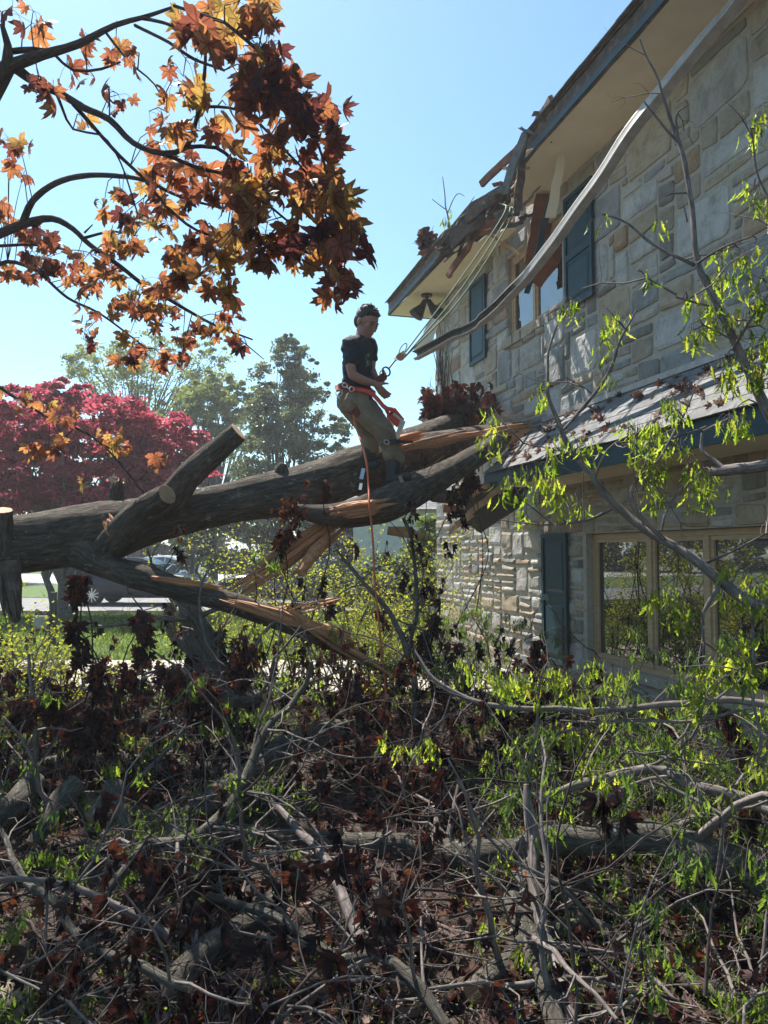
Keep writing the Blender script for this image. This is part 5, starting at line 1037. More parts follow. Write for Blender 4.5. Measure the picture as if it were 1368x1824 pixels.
# ---- spring shrubs
def shrub(label, x0, y0, h, w, seed, n, leaf=.03, mat='yellowgreen', dens=8):
    rg = np.random.RandomState(seed); t = thing('shrub', label, 'shrub', (x0, y0, 0), 'yellow green shrubs'); mb, mf, tp = MB(), MB(), []
    for k in range(n):
        dx, dy = rg.normal(0, w * .5), rg.normal(0, w * .3); crooked((x0 + dx * .5, y0 + dy * .5, 0), [dx * .5, dy * .5, h], h * rg.uniform(.7, 1.15), .011, rg, 2, mb, tp, 5, 7, .13, .0)
    tp = np.array(tp); idx = np.repeat(np.arange(len(tp)), dens); N = len(idx)
    pos = tp[idx] + rg.normal(0, .045, (N, 3)); mf.inst(RH[0], RH[1], pos, rot_from(rg.normal(0, 1, (N, 3)) + [0, 0, .6], rg), leaf * rg.uniform(.6, 1.5, N), rg.uniform(0, 1, N))
    mb.build('stems', M['twig'], t, smooth=True); mf.build('foliage', M[mat], t)
for k, (px, d, h, w, n, lab) in enumerate([(410, 9.2, 1.75, .8, 8, 'yellow green shrub right of the broken standing stem'), (500, 9.1, 1.8, .8, 8, 'yellow green shrub behind the orange shards'), (590, 8.9, 1.95, .8, 10, 'tall yellow green shrub behind the orange climbing rope'), (680, 8.9, 1.75, .7, 10, 'yellow green shrub between the rope and the house corner'), (745, 9.2, 1.7, .6, 9, 'yellow green shrub touching the house corner'), (640, 7.6, 1.2, .7, 8, 'low yellow green shrub in front under the rope')]):
    shrub(lab, P(px, 1000, d)[0], d, h, w, 300 + k, n)
shrub('bright yellow green shrub at the left edge below the trunk', P(20, 1100, 6.6)[0], 6.6, 1.15, .6, 320, 11, .03); shrub('small yellow green shrub beside the mailbox', P(75, 1100, 7.2)[0], 7.2, .8, .5, 321, 7, .028)
# pale rock bottom left
mb = MB(); u = np.linspace(0, math.pi, 22); v = np.linspace(0, 2 * math.pi, 34)[:-1]; uu, vv = np.meshgrid(u, v, indexing='ij')
dv = np.stack([np.sin(uu) * np.cos(vv), np.sin(uu) * np.sin(vv), np.cos(uu)], 2).reshape(-1, 3); r_ = 1 + .18 * vnoise(dv * 1.7, 5) + .05 * vnoise(dv * 6, 6)
Vr = dv * r_[:, None] * np.array([.12, .12, .09]) + G(0, 1840, 0) + [0, 0.02, .06]; n2 = len(v); i = np.arange(len(u) - 1)[:, None] * n2; j = np.arange(n2)[None]
mb.add(Vr, np.stack([i + j, i + n2 + j, i + n2 + (j + 1) % n2, i + (j + 1) % n2], 2).reshape(-1, 4), 0, .5, Vr)
tag(mb.build('rock', pmat('tan_rock', [(.3, (.22, .17, .12)), (.7, (.42, .35, .26))], 9, rough=.9, bst=.8, bd=.01), smooth=True), 'rounded tan rock at the bottom left corner', 'rock')
blades('yard_grass', [(-4.5, 1.5, 2.3, 3.4, 1800, .07, .0), (-5, -1.5, 6.0, 9.2, 6000, .08, 0)], M['grass'], 9)
# deep layer of matted dark leaves low in the pile, so the soil hardly shows
rg = np.random.RandomState(7); fm, ss = MB(), MB(); n_ = 0
while n_ < 1500:
    x, y = pile_pt(rg)
    if vnoise(np.array([[x * .8, y * .8, 3.]]), 9)[0] > .35 and rg.rand() < .8: n_ += 1; continue
    n_ += 1; h = np.interp(y, [2.3, 3.2, 5, 7, 8.9], [.10, .18, .34, .45, .45]) * rg.uniform(.5, 1.1); m_ = rg.randint(3, 7)
    e = np.array([x, y, h]) + np.stack([rg.normal(0, .05, m_), rg.normal(0, .05, m_), rg.uniform(-.08, .05, m_)], 1)
    if rg.rand() < .5: put(fm, WL + LV[1:3], e, hang_rot(m_, rg, .7), rg.uniform(.035, .07, m_), rg.beta(.9, 2.5, m_), rg, 0)
    else: put(fm, OL, e, hang_rot(m_, rg, .4), rg.uniform(.03, .06, m_), rg.uniform(0, 1, m_), rg, 1)
tag(fm.build('matted_leaves', [M['wilted'], M['wiltgreen']]), kind='stuff')
# ================================================================= cars, mailbox, neighbour house, cones
M['car_paint'] = pmat('dark_blue_car_paint', [(.3, (.006, .010, .022)), (.7, (.009, .015, .028))], 3, rough=.22, bst=0, spec=.4)
M['car_black'] = pmat('black_car_paint', [(.3, (.012, .012, .014)), (.7, (.018, .018, .02))], 3, rough=.2, bst=0, spec=.7)
M['tyre'] = pmat('tyre_rubber', [(.3, (.012, .012, .012)), (.7, (.025, .025, .025))], 20, rough=.85, bst=.2)
M['alloy'] = pmat('alloy_rim', [(.3, (.45, .46, .47)), (.7, (.6, .61, .62))], 8, rough=.3, bst=0, metal=.9)
M['trim'] = pmat('black_trim', [(.3, (.01, .01, .01)), (.7, (.02, .02, .02))], 9, rough=.6, bst=0)
m, n_, b_, l_ = newmat('tail_lamp'); b_.inputs['Base Color'].default_value = (.35, .01, .01, 1); b_.inputs['Roughness'].default_value = .15; M['tail'] = m
m, n_, b_, l_ = newmat('head_lamp'); b_.inputs['Base Color'].default_value = (.7, .72, .74, 1); b_.inputs['Roughness'].default_value = .08; M['head'] = m
def car(label, x, y, rz, paint, flip=1):
    t = thing('parked_car', label, 'car', (x, y, 0)); R = Matrix.Rotation(rz, 4, 'Z')
    W = lambda a, b, c: np.array([x, y, .02]) + np.array(R @ Vector((a * flip, b, c)))
    # stations along length: (x, sill z, belt z, half width at sill, belt)
    st = [(-2.3, .52, .92, .68, .70), (-2.22, .36, 1.02, .80, .80), (-1.9, .26, 1.08, .87, .84), (-1.2, .24, 1.07, .90, .86), (-.3, .24, 1.04, .91, .87), (.6, .24, 1.01, .91, .87), (1.05, .24, .98, .90, .86), (1.6, .26, .92, .89, .82), (2.05, .30, .82, .84, .74), (2.28, .38, .70, .72, .62), (2.36, .45, .60, .58, .52)]
    def ringp(s):
        a, zs, zb, ws, wb = s; m_ = (zs + zb) / 2
        return [(a, -ws * .9, zs), (a, -ws * 1.0, zs + .1), (a, -ws * 1.03, m_), (a, -wb * 1.03, zb - .07), (a, -wb * .97, zb), (a, -wb * .5, zb + .04), (a, 0, zb + .05), (a, wb * .5, zb + .04), (a, wb * .97, zb), (a, wb * 1.03, zb - .07), (a, ws * 1.03, m_), (a, ws, zs + .1), (a, ws * .9, zs), (a, 0, zs - .02)]
    V = []; K = 14; P_, _ = spline(np.array([[s[0], s[1], s[2]] for s in st]), 1, .12); Q_, _ = spline(np.array([[s[3], s[4], 0] for s in st]), 1, 1e9)
    xs_ = np.linspace(-2.3, 2.36, 48); I = lambda k: np.interp(xs_, [s[0] for s in st], [s[k] for s in st])
    cols = list(zip(xs_, I(1), I(2), I(3), I(4)))
    for s in cols: V += [W(*p) for p in ringp(s)]
    n = len(cols); i = np.arange(n - 1)[:, None] * K; j = np.arange(K)[None]; F = np.stack([i + j, i + (j + 1) % K, i + K + (j + 1) % K, i + K + j], 2).reshape(-1, 4)
    mb = MB(); mb.add(V, F); mb.add([V[q] for q in range(K)], [tuple(range(K))]); mb.add([V[(n - 1) * K + q] for q in range(K)], [tuple(reversed(range(K)))])
    body = mb.build('body', paint, t, smooth=True)
    # greenhouse
    g = [(-2.05, .98, .80, 1.10), (-1.75, 1.36, .70, 1.08), (-1.2, 1.50, .64, 1.07), (-.5, 1.54, .62, 1.05), (.1, 1.50, .62, 1.03), (.6, 1.30, .66, 1.01), (1.15, 1.00, .76, .97)]
    mb = MB(); V = []
    for a, zt, wt, zb in g: V += [W(a, -.86, min(zb, zt) - .03), W(a, -.84, min(zb, zt)), W(a, -wt - .05, zt - .08 if zt > zb else zt), W(a, -wt + .02, zt), W(a, wt - .02, zt), W(a, wt + .05, zt - .08 if zt > zb else zt), W(a, .84, min(zb, zt)), W(a, .86, min(zb, zt) - .03)]
    n = len(g); i = np.arange(n - 1)[:, None] * 8; j = np.arange(7)[None]; F = np.stack([i + j, i + j + 1, i + 8 + j + 1, i + 8 + j], 2).reshape(-1, 4); mb.add(V, F)
    mb.build('roof', paint, t, smooth=False)
    for sgn in (-1, 1):      # side glass
        for (a0, a1, t0, t1) in ((-1.72, -1.18, 1.28, 1.40), (-1.12, -.32, 1.41, 1.44), (-.25, .72, 1.44, 1.17)):
            mb = MB(); k = lambda a, z: W(a, sgn * (.845 - (z - 1.05) * .42), z); z0 = 1.09
            q = [k(a0, z0), k(a1, z0), k(a1 - (.0 if a1 < .5 else .12), t1), k(a0 + (.08 if a0 < -1.5 else 0), t0)]; nn = np.array(R @ Vector((0, sgn, .3))) * .012
            mb.add([p + nn for p in q] + [p for p in q], [(0, 1, 2, 3), (7, 6, 5, 4), (0, 4, 5, 1), (1, 5, 6, 2), (2, 6, 7, 3), (3, 7, 4, 0)]); mb.build('side_window', M['glass'], t)
    mb = MB(); mb.add([W(1.12, -.70, 1.02), W(1.12, .70, 1.02), W(.64, .58, 1.31), W(.64, -.58, 1.31), W(1.1, 0, 1.05)], [(0, 1, 2, 3)]); mb.build('windscreen', M['glass'], t)
    mb = MB(); mb.add([W(-2.07, -.62, 1.05), W(-2.07, .62, 1.05), W(-1.83, .56, 1.32), W(-1.83, -.56, 1.32)], [(3, 2, 1, 0)]); mb.build('rear_window', M['glass'], t)
    for a in (-1.42, 1.40):
        for sgn in (-1, 1):
            c = np.array(W(a, sgn * .80, .33)); ax = np.array(R @ Vector((0, sgn, 0))); mb = MB(); tube(mb, [c - ax * .10, c - ax * .09, c + ax * .09, c + ax * .105], [.29, .335, .335, .29], 32, 1, cap=(0, 0)); w = mb.build('wheel', M['tyre'], t, smooth=False)
            mb = MB(); tube(mb, [c + ax * .09, c + ax * .112], [.235, .225], 28, 1); e1 = np.array([0, 0, 1.]); e2 = np.cross(ax, e1)
            for q in range(10):
                th = q * math.pi / 5; dd = e1 * math.cos(th) + e2 * math.sin(th); mb.plank(c + ax * .112 + dd * .04, c + ax * .108 + dd * .225, .035, .014, np.cross(ax, dd))
            tube(mb, [c + ax * .1, c + ax * .122], [.055, .04], 14, 1, cap=(0, 0)); mb.build('rim', M['alloy'], w)
            mb = MB(); tube(mb, [c + ax * .02 + (e1 * math.sin(th) + e2 * math.cos(th)) * .375 for th in np.linspace(.15, math.pi - .15, 14)], .035, 8, .05); mb.build('wheel_arch', M['trim'], t, smooth=True)
    for sgn in (-1, 1):
        mb = MB(); mb.box(-2.29, -2.12, sgn * .60 - .13, sgn * .60 + .13, .80, .96, W); mb.build('tail_light', M['tail'], t)
        mb = MB(); mb.box(2.02, 2.26, sgn * .58 - .12, sgn * .58 + .12, .62, .74, W); mb.build('headlight', M['head'], t)
        mb = MB(); mb.box(.66, .80, sgn * .97 - .08, sgn * .97 + .06, 1.0, 1.12, W); mb.build('mirror', paint, t)
    return t
c0 = P(172, 1000, 25)[0]
car('dark blue parked car with silver ten spoke wheels behind the fallen limb', c0 + 1.42, 25.6, R_(-3), M['car_paint'])
car('black parked car half hidden behind the torn shards and shrubs', P(500, 1000, 25)[0] + .2, 25.4, R_(182), M['car_black'])
car('small white car far away across the sunlit road', -12.6, 46, R_(2), pmat('white_car_paint', [(.3, (.7, .7, .7)), (.7, (.8, .8, .8))], 3, rough=.25, bst=0))
# mailbox on post
mbx = thing('mailbox', 'dark mailbox with a pale front on a black post by the lawn edge', 'mailbox', G(93, 1150))
g0 = G(93, 1150); mb = MB(); mb.box(g0[0] - .05, g0[0] + .05, g0[1] - .05, g0[1] + .05, 0, .98); mb.build('post', M['black'], mbx)
mb = MB(); mb.box(g0[0] - .30, g0[0] + .05, g0[1] - .07, g0[1] - .055, .26, .32); mb.build('bracket', M['black'], mbx); mb = MB(); mb.box(g0[0] - .30, g0[0] + .05, g0[1] - .075, g0[1] + .02, .56, .64); mb.build('bracket', M['black'], mbx)
mb = MB(); mb.box(g0[0] - .27, g0[0] - .05, g0[1] - .2, g0[1] + .2, .33, .555); mb.build('box', pmat('grey_painted_box', [(.3, (.16, .18, .18)), (.7, (.26, .28, .28))], 5, rough=.5), mbx)
for k, (px, py, d) in enumerate([(50, 1012, 62), (90, 1010, 62)]):
    c = G(px, 1021); t = thing('traffic_cone', 'left orange traffic cone far across the road' if k == 0 else 'right orange traffic cone far across the road', 'cone', (c[0], c[1], .03), 'orange cones on the road')
    mb = MB(); tube(mb, [c + [0, 0, .03], c + [0, 0, .45]], [.13, .03], 14, .1); mb.build('cone_body', pmat('cone_orange', [(.3, (.7, .12, .02)), (.7, (.8, .17, .03))], 3, rough=.5), t, smooth=True)
    mb = MB(); mb.box(c[0] - .18, c[0] + .18, c[1] - .18, c[1] + .18, .02, .05); mb.build('base', M['trim'], t)
c = G(343, 1040); t = thing('lamp_post', 'short black lamp post with a small sign box beyond the drive', 'lamp', (c[0], c[1], 0))
c[1] = 31; c[0] = P(343, 1000, 31)[0]; t.location = (c[0], 31, 0); mb = MB(); mb.box(c[0] - .08, c[0] + .08, 30.9, 31.1, 0, 1.75); mb.build('post', M['black'], t); mb = MB(); mb.box(c[0] - .55, c[0] - .1, 30.95, 31.05, 1.2, 1.6); mb.build('sign_box', M['black'], t)  # only a dark post and a small sign box
# neighbour house
M['siding'] = pmat('pale_siding', [(.3, (.46, .50, .48)), (.7, (.56, .60, .58))], 4, rough=.7, bst=.2)
nh = thing('neighbour_house', 'low pale green sided neighbour house beyond the corner', 'house', (3, 24, 0))
mb = MB(); nx0, nx1, ny = -.9, 9, 22.5
for k in range(17): 
    z = k * .18; mb.add([(nx0, ny, z), (nx1, ny, z), (nx1, ny + .02, z + .18), (nx0, ny + .02, z + .18), (nx0, ny + .03, z), (nx1, ny + .03, z)], [(0, 1, 2, 3), (0, 4, 5, 1)])
mb.box(nx0, nx1, ny + .035, ny + 7, 0, 3.06); mb.build('wall', M['siding'], nh)
mb = MB(); shingle_slope(mb, lambda s, o, z: np.array([s, ny - o, z]), nx0 - .4, nx1 + .4, (.4, 2.95), (-3.5, 4.5), 16, np.random.RandomState(2), .33); mb.add([(nx0 - .4, ny - .4, 2.93), (nx1 + .4, ny - .4, 2.93), (nx1 + .4, ny + 3.5, 4.48), (nx0 - .4, ny + 3.5, 4.48), (nx1 + .4, ny + 7.4, 2.93), (nx0 - .4, ny + 7.4, 2.93)], [(0, 1, 2, 3), (3, 2, 4, 5)]); mb.build('roof', M['shingle'], nh)
for a in (.6, 2.9): 
    mb = MB(); mb.box(a, a + .9, ny - .04, ny + .0, 1.1, 2.3); w = mb.build('window', pmat('white_trim', [(.3, (.6, .6, .58)), (.7, (.7, .7, .68))], 4, rough=.5), nh); mb = MB(); mb.box(a + .07, a + .83, ny - .05, ny - .035, 1.17, 2.23); mb.build('pane', M['glass'], w)
tree('evergreen_shrub', 'tall dark green bush between the neighbour house and the stone corner', 'shrub', (P(755, 1000, 18)[0], 18, 0), (P(755, 1000, 18)[0], 18, .5), [((P(762, 1000, 18)[0], 18, 1.3), (.55, .5, 1.25), 40)], .12, 80, M['green_tree'], .06, 91, flat=.8, clump=.3, n=14, tb=-.3)
tree('evergreen_shrub', 'broad dark bush beneath the neighbour house wall', 'shrub', (P(690, 1000, 20)[0], 20, 0), (P(690, 1000, 20)[0], 20, .5), [((P(680, 1000, 20)[0], 20, .8), (1.5, .7, .8), 50)], .12, 80, M['darkbush'], .06, 92, flat=.8, clump=.3, n=14)
# ================================================================= climber on the trunk
PD = 6.8
def Z3(x, y, d=0): return P(560 + x / 3.42, 520 + y / 3.42, PD + d)
def blobmesh(name, caps, mats, parent, vox=.008, smooth=6, label=None, fold=0):
    """caps: chains of (point, radius) or ellipsoids; fused into one skin by voxel remesh"""
    mb = MB()
    for c in caps:
        if c[0] == 'e':      # ellipsoid: centre, radii, 3x3 axes
            _, ce, rd, ax = c; rd = np.array(rd) * (HSC if ax is AX else 1); u = np.linspace(0, math.pi, 15); v = np.linspace(0, 2 * math.pi, 25)[:-1]; uu, vv = np.meshgrid(u, v, indexing='ij')
            dv = np.stack([np.sin(uu) * np.cos(vv), np.sin(uu) * np.sin(vv), np.cos(uu)], 2).reshape(-1, 3) * np.array(rd); V = np.array(ce) + dv @ np.array(ax)
            i = np.arange(14)[:, None] * 24; j = np.arange(24)[None]; mb.add(V, np.stack([i + j, i + 24 + j, i + 24 + (j + 1) % 24, i + (j + 1) % 24], 2).reshape(-1, 4))
        else:
            pts = np.array([p for p, r in c]); rr = np.array([r for p, r in c]); p, r = spline(pts, rr, .02)
            t0 = (p[0] - p[1]) / np.linalg.norm(p[0] - p[1]); t1 = (p[-1] - p[-2]) / np.linalg.norm(p[-1] - p[-2])
            P2 = [p[0] + t0 * r[0] * k for k in (.98, .85, .5)] + list(p) + [p[-1] + t1 * r[-1] * k for k in (.5, .85, .98)]; R2 = [r[0] * k for k in (.12, .5, .86)] + list(r) + [r[-1] * k for k in (.86, .5, .12)]
            tt, U, W = frames(np.array(P2)); sg = 16; th = np.arange(sg) * 2 * math.pi / sg; V = np.array(P2)[:, None] + np.array(R2)[:, None, None] * (U[:, None] * np.cos(th)[None, :, None] + W[:, None] * np.sin(th)[None, :, None]); n = len(P2)
            i = np.arange(n - 1)[:, None] * sg; j = np.arange(sg)[None]; mb.add(V.reshape(-1, 3), np.stack([i + j, i + (j + 1) % sg, i + sg + (j + 1) % sg, i + sg + j], 2).reshape(-1, 4))
            mb.add(V[0], [tuple(reversed(range(sg)))]); mb.add(V[-1], [tuple(range(sg))])
    o = mb.build(name + '_tmp', mats); m_ = o.modifiers.new('r', 'REMESH'); m_.mode = 'VOXEL'; m_.voxel_size = vox; m_.use_smooth_shade = True
    s_ = o.modifiers.new('s', 'SMOOTH'); s_.iterations = smooth; s_.factor = .5
    bpy.context.view_layer.update(); dg = bpy.context.evaluated_depsgraph_get(); me = bpy.data.meshes.new_from_object(o.evaluated_get(dg)); me.name = name
    bpy.data.objects.remove(o); q = bpy.data.objects.new(name, me); COL.objects.link(q)
    if len(me.materials) == 0: me.materials.append(mats if not isinstance(mats, list) else mats[0])
    q.parent = parent; q.location = -parent.location
    if fold:      # cloth creases
        N_ = len(me.vertices); v = np.zeros(N_ * 3); me.vertices.foreach_get('co', v); v = v.reshape(-1, 3); nn = np.zeros(N_ * 3); me.vertices.foreach_get('normal', nn); nn = nn.reshape(-1, 3)
        w = v @ np.array([[9, 3, 14], [4, 9, 5], [16, -6, 9]]).T * 1.0; k = vnoise(w, 5); k2 = vnoise(v * np.array([30, 30, 52]), 8)
        v = v + nn * ((-np.abs(k) * 1.6 + .5) * fold + k2 * fold * .35)[:, None]; me.vertices.foreach_set('co', v.ravel()); me.update()
    if label: q['label'] = label
    return q
M['skin'] = pmat('tanned_skin', [(.3, (.26, .125, .085)), (.7, (.34, .17, .12))], 14, rough=.55, bst=.1, bd=.002)
M['shirt'] = pmat('navy_cotton', [(.3, (.010, .014, .022)), (.7, (.018, .024, .036))], 18, rough=.9, bst=.5, bd=.006, bscale=22)
M['trousers'] = pmat('olive_brown_canvas', [(.3, (.14, .108, .072)), (.7, (.22, .17, .115))], 9, rough=.9, bst=.7, bd=.012, bscale=16)
M['boots'] = pmat('black_boot_leather', [(.3, (.012, .013, .015)), (.7, (.03, .032, .035))], 12, rough=.6, bst=.4, bd=.004)
M['hair'] = pmat('black_hair', [(.3, (.006, .005, .005)), (.7, (.02, .015, .012))], 40, rough=.6, bst=1, bd=.008, bscale=60)
M['red_web'] = pmat('red_orange_webbing', [(.3, (.50, .045, .03)), (.7, (.66, .065, .04))], 12, rough=.6, bst=.2)
M['dark_red'] = pmat('dark_red_webbing', [(.3, (.10, .018, .018)), (.7, (.16, .03, .025))], 12, rough=.8, bst=.3)
M['steel'] = pmat('bright_steel', [(.3, (.5, .5, .5)), (.7, (.65, .65, .65))], 12, rough=.3, bst=0, metal=1)
M['orange_rope'] = pmat('orange_rope', [(.35, (.45, .09, .035)), (.65, (.62, .16, .06))], 200, rough=.7, bst=.4, bd=.002)
M['green_rope'] = pmat('green_rope', [(.35, (.015, .07, .035)), (.65, (.10, .20, .09))], 160, rough=.7, bst=.4, bd=.002)
man = thing('person', 'man in navy t-shirt and tan trousers leaning back in a red climbing harness', 'person', Z3(400, 1100))
up = np.array([0, 0, 1.]); u_ = .00145      # metres per zoom pixel at the man's distance
Hf = np.array([.66, -.58, -.48]); Hf /= np.linalg.norm(Hf); Hr = np.cross(Hf, up); Hr /= np.linalg.norm(Hr); Hu = np.cross(Hr, Hf)
AX = np.array([Hr, Hf, Hu]); hc = Z3(322, 188, .02)
HSC = 1.13; hd = lambda r, f, u: hc + (Hr * r + Hf * f + Hu * u) * HSC
nA, nB = -.10, .12      # near side is closer to the camera
S_n, S_f = Z3(212, 330, -.15), Z3(335, 325, .16); chest = Z3(262, 395, 0); belly = Z3(258, 530, 0); pel = Z3(235, 640, 0)
E_n = Z3(232, 505, -.22); W_n = Z3(372, 560, -.20); E_f = Z3(345, 470, .15); W_f = Z3(395, 548, .0)
K_n = Z3(438, 850, -.16); A_n = Z3(475, 1030, -.12); K_f = Z3(335, 850, .12); A_f = Z3(338, 1010, .1)
Hn, Hf_ = Z3(262, 660, -.09), Z3(225, 665, .09)
body = [('e', hd(0, -.012, .028), (.078, .098, .088), AX), ('e', hd(0, .022, -.035), (.058, .07, .078), AX), ('e', hd(0, .052, -.082), (.034, .036, .03), AX), ('e', hd(0, .07, .018), (.052, .022, .02), AX),
        [(hd(0, .088, .012), .009), (hd(0, .105, -.02), .011), (hd(0, .112, -.034), .013)], ('e', hd(.014, .098, -.036), (.01, .012, .008), AX), ('e', hd(-.014, .098, -.036), (.01, .012, .008), AX),
        ('e', hd(0, .090, -.060), (.022, .010, .006), AX), ('e', hd(0, .086, -.070), (.019, .010, .007), AX), ('e', hd(.04, .06, -.015), (.022, .022, .022), AX), ('e', hd(-.04, .06, -.015), (.022, .022, .022), AX),
        ('e', hd(.082, -.012, -.006), (.009, .020, .034), AX), ('e', hd(-.082, -.012, -.006), (.009, .020, .034), AX),
        [(hd(0, -.02, -.03), .058), (Z3(285, 270, 0), .055), (Z3(270, 320, 0), .065)],
        [(Z3(268, 335, 0), .10), (chest, .115), (belly, .105), (pel, .12)], [(S_n, .055), (Z3(270, 325, 0), .07), (S_f, .055)],
        [(S_n, .056), (Z3(218, 430, -.2), .047), (E_n, .040)], [(E_n, .041), (Z3(290, 535, -.22), .040), (W_n, .026)],
        [(S_f, .056), (Z3(345, 400, .17), .047), (E_f, .040)], [(E_f, .041), (Z3(368, 520, .08), .037), (W_f, .026)],
        [(Hn, .095), (K_n, .062), (A_n, .042)], [(Hf_, .095), (K_f, .062), (A_f, .042)]]
def hand(wr, dr, palmn, curl, side, L=.085, spreadv=.9):
    """palm plus five bent fingers; dr along the hand, palmn out of the palm"""
    dr = dr / np.linalg.norm(dr); palmn = palmn - dr * np.dot(palmn, dr); palmn /= np.linalg.norm(palmn); s = np.cross(dr, palmn) * side; o = []
    o.append([(wr, .025), (wr + dr * .03, .026)])
    for k, (a, ln) in enumerate(((-.031, .064), (-.011, .076), (.010, .081), (.030, .074))):
        b0 = wr + dr * .085 + s * a; o.append([(wr + dr * .02 + s * a * .5, .016), (b0, .0125)])
        p = b0; d = dr + s * a * 3 * spreadv; d /= np.linalg.norm(d); ch = [(p, .0105)]
        for q, f in enumerate((.45, .32, .23)):
            c = curl * (1.0 if q else .7); d = d * math.cos(c) + palmn * math.sin(c); d /= np.linalg.norm(d); p = p + d * ln * f * 1.05; ch.append((p, .0092 - .0009 * q))
        o.append(ch)
    b = wr + dr * .025 + s * .03; d1 = dr * .6 + s * .75 + palmn * .25; d1 /= np.linalg.norm(d1); d2 = d1 * .8 + dr * .4 + palmn * .3; d2 /= np.linalg.norm(d2)
    o.append([(wr + dr * .01 + s * .012, .017), (b + d1 * .02, .0135), (b + d1 * .048, .011), (b + d1 * .048 + d2 * .028, .0095)]); return o
body += hand(W_n, Z3(455, 655, -.2) - W_n, np.array([.5, .75, .3]), .22, 1) + hand(W_f, Z3(425, 515, -.05) - W_f, np.array([-.3, -.8, .2]), .75, 1)
bm = blobmesh('body', body, M['skin'], man, vox=.0058, smooth=3)
# clothing
blobmesh('t_shirt', [[(Z3(272, 318, 0), .09), (chest, .138), (belly, .128), (Z3(248, 590, 0), .128)], ('e', Z3(280, 400, 0), (.11, .155, .13), np.eye(3)), [(S_n, .074), (Z3(225, 425, -.19), .066)], [(S_f, .074), (Z3(345, 400, .17), .064)], [(S_n, .078), (Z3(255, 318, 0), .086), (S_f, .076)], ('e', Z3(300, 350, -.03), (.08, .10, .09), np.eye(3))], M['shirt'], man, .008, 4, 'dark navy t-shirt with a faded chest print', .010)
blobmesh('trousers', [[(Z3(246, 612, 0), .132), (Z3(232, 665, 0), .142)], [(Z3(262, 668, -.08), .125), (Z3(350, 765, -.13), .108), (Z3(425, 860, -.16), .092), (Z3(455, 930, -.14), .078), (Z3(470, 985, -.13), .082), (Z3(490, 1000, -.13), .07)], ('e', Z3(525, 1018, -.14), (.035, .04, .045), np.eye(3)),
                      [(Z3(222, 665, .08), .125), (Z3(285, 780, .1), .100), (Z3(325, 860, .12), .084), (Z3(345, 955, .1), .076)]], M['trousers'], man, .008, 4, None, .014)
blobmesh('boot', [[(Z3(475, 1010, -.12), .07), (Z3(480, 1070, -.12), .066), (Z3(478, 1125, -.12), .06)], [(Z3(465, 1145, -.11), .052), (Z3(520, 1140, -.18), .05), (Z3(565, 1125, -.24), .042)]], M['boots'], man, .008, 3)
blobmesh('boot', [[(Z3(335, 965, .1), .074), (Z3(325, 1010, .1), .07), (Z3(320, 1050, .1), .06)], [(Z3(310, 1065, .1), .052), (Z3(350, 1062, .05), .05), (Z3(385, 1050, .0), .04)]], M['boots'], man, .008, 3)
hr = [('e', hd(0, -.028, .046), (.084, .096, .086), AX), ('e', hd(0, -.06, .0), (.080, .056, .075), AX), ('e', hd(0, .038, .084), (.064, .040, .026), AX), ('e', hd(0, -.02, .03), (.087, .06, .05), AX)]
rg = np.random.RandomState(6)
for k in range(150):
    a = rg.normal(0, 1, 3); a[2] = abs(a[2]) + .35; a /= np.linalg.norm(a); p = hd(a[0] * .078, -.02 + a[1] * .088, .05 + a[2] * .078); d = (p - hc); d /= np.linalg.norm(d); hr.append([(p - d * .01, .010), (p + d * .018 + rg.normal(0, .006, 3), .0045)])
blobmesh('hair', hr, M['hair'], man, .0055, 1)
for sgn in (-1, 1):
    blobmesh('eye', [('e', hd(sgn * .031, .084, .006), (.0135, .007, .005), AX)], M['hair'], man, .0022, 1); blobmesh('eyebrow', [[(hd(sgn * .016, .095, .022), .0042), (hd(sgn * .034, .093, .027), .0046), (hd(sgn * .052, .079, .021), .0032)]], M['hair'], man, .0025, 1)
# chest print: blank faded rectangle patches, no readable marks
mb = MB(); a = Z3(318, 372, -.135); mb.plank(Z3(322, 372, -.148), Z3(326, 455, -.140), .052, .006, (1, -.35, 0)); mb.build('chest_print', pmat('faded_print', [(.35, (.02, .022, .026)), (.55, (.09, .10, .08)), (.75, (.30, .32, .27))], 22, rough=.9, bst=0, detail=2), man)
# harness
mb = MB(); ring = [Z3(142, 590, -.02), Z3(165, 575, -.13), Z3(240, 592, -.155), Z3(330, 610, -.13), Z3(368, 625, -.0), Z3(320, 590, .14), Z3(220, 570, .14), Z3(155, 575, .08), Z3(142, 590, -.02)]
def strap(mb, pts, w, t=.007, side=(0, 0, 1)):
    p, _ = spline(pts, 1, .02); tt, _, _ = frames(p); side = np.array(side, float); V = []
    for i in range(len(p)):
        s = side - tt[i] * np.dot(side, tt[i]); s /= np.linalg.norm(s); nn = np.cross(tt[i], s)
        for a, b in ((-1, -1), (1, -1), (1, 1), (-1, 1)): V.append(p[i] + s * a * w / 2 + nn * b * t / 2)
    n = len(p); F = [(3, 2, 1, 0), tuple((n - 1) * 4 + q for q in range(4))] + [(i * 4 + q, i * 4 + (q + 1) % 4, i * 4 + 4 + (q + 1) % 4, i * 4 + 4 + q) for i in range(n - 1) for q in range(4)]
    mb.add(np.array(V), F)
strap(mb, ring, .055, .016); mb.build('harness_belt', M['dark_red'], man)
mb = MB(); strap(mb, [Z3(345, 615, -.14), Z3(290, 690, -.20), Z3(240, 750, -.20)], .075, .012, (1, 0, .5)); strap(mb, [Z3(238, 745, -.19), Z3(215, 735, -.1), Z3(225, 730, .05)], .06, .012, (1, 0, 0)); mb.build('leg_loop', M['dark_red'], man)
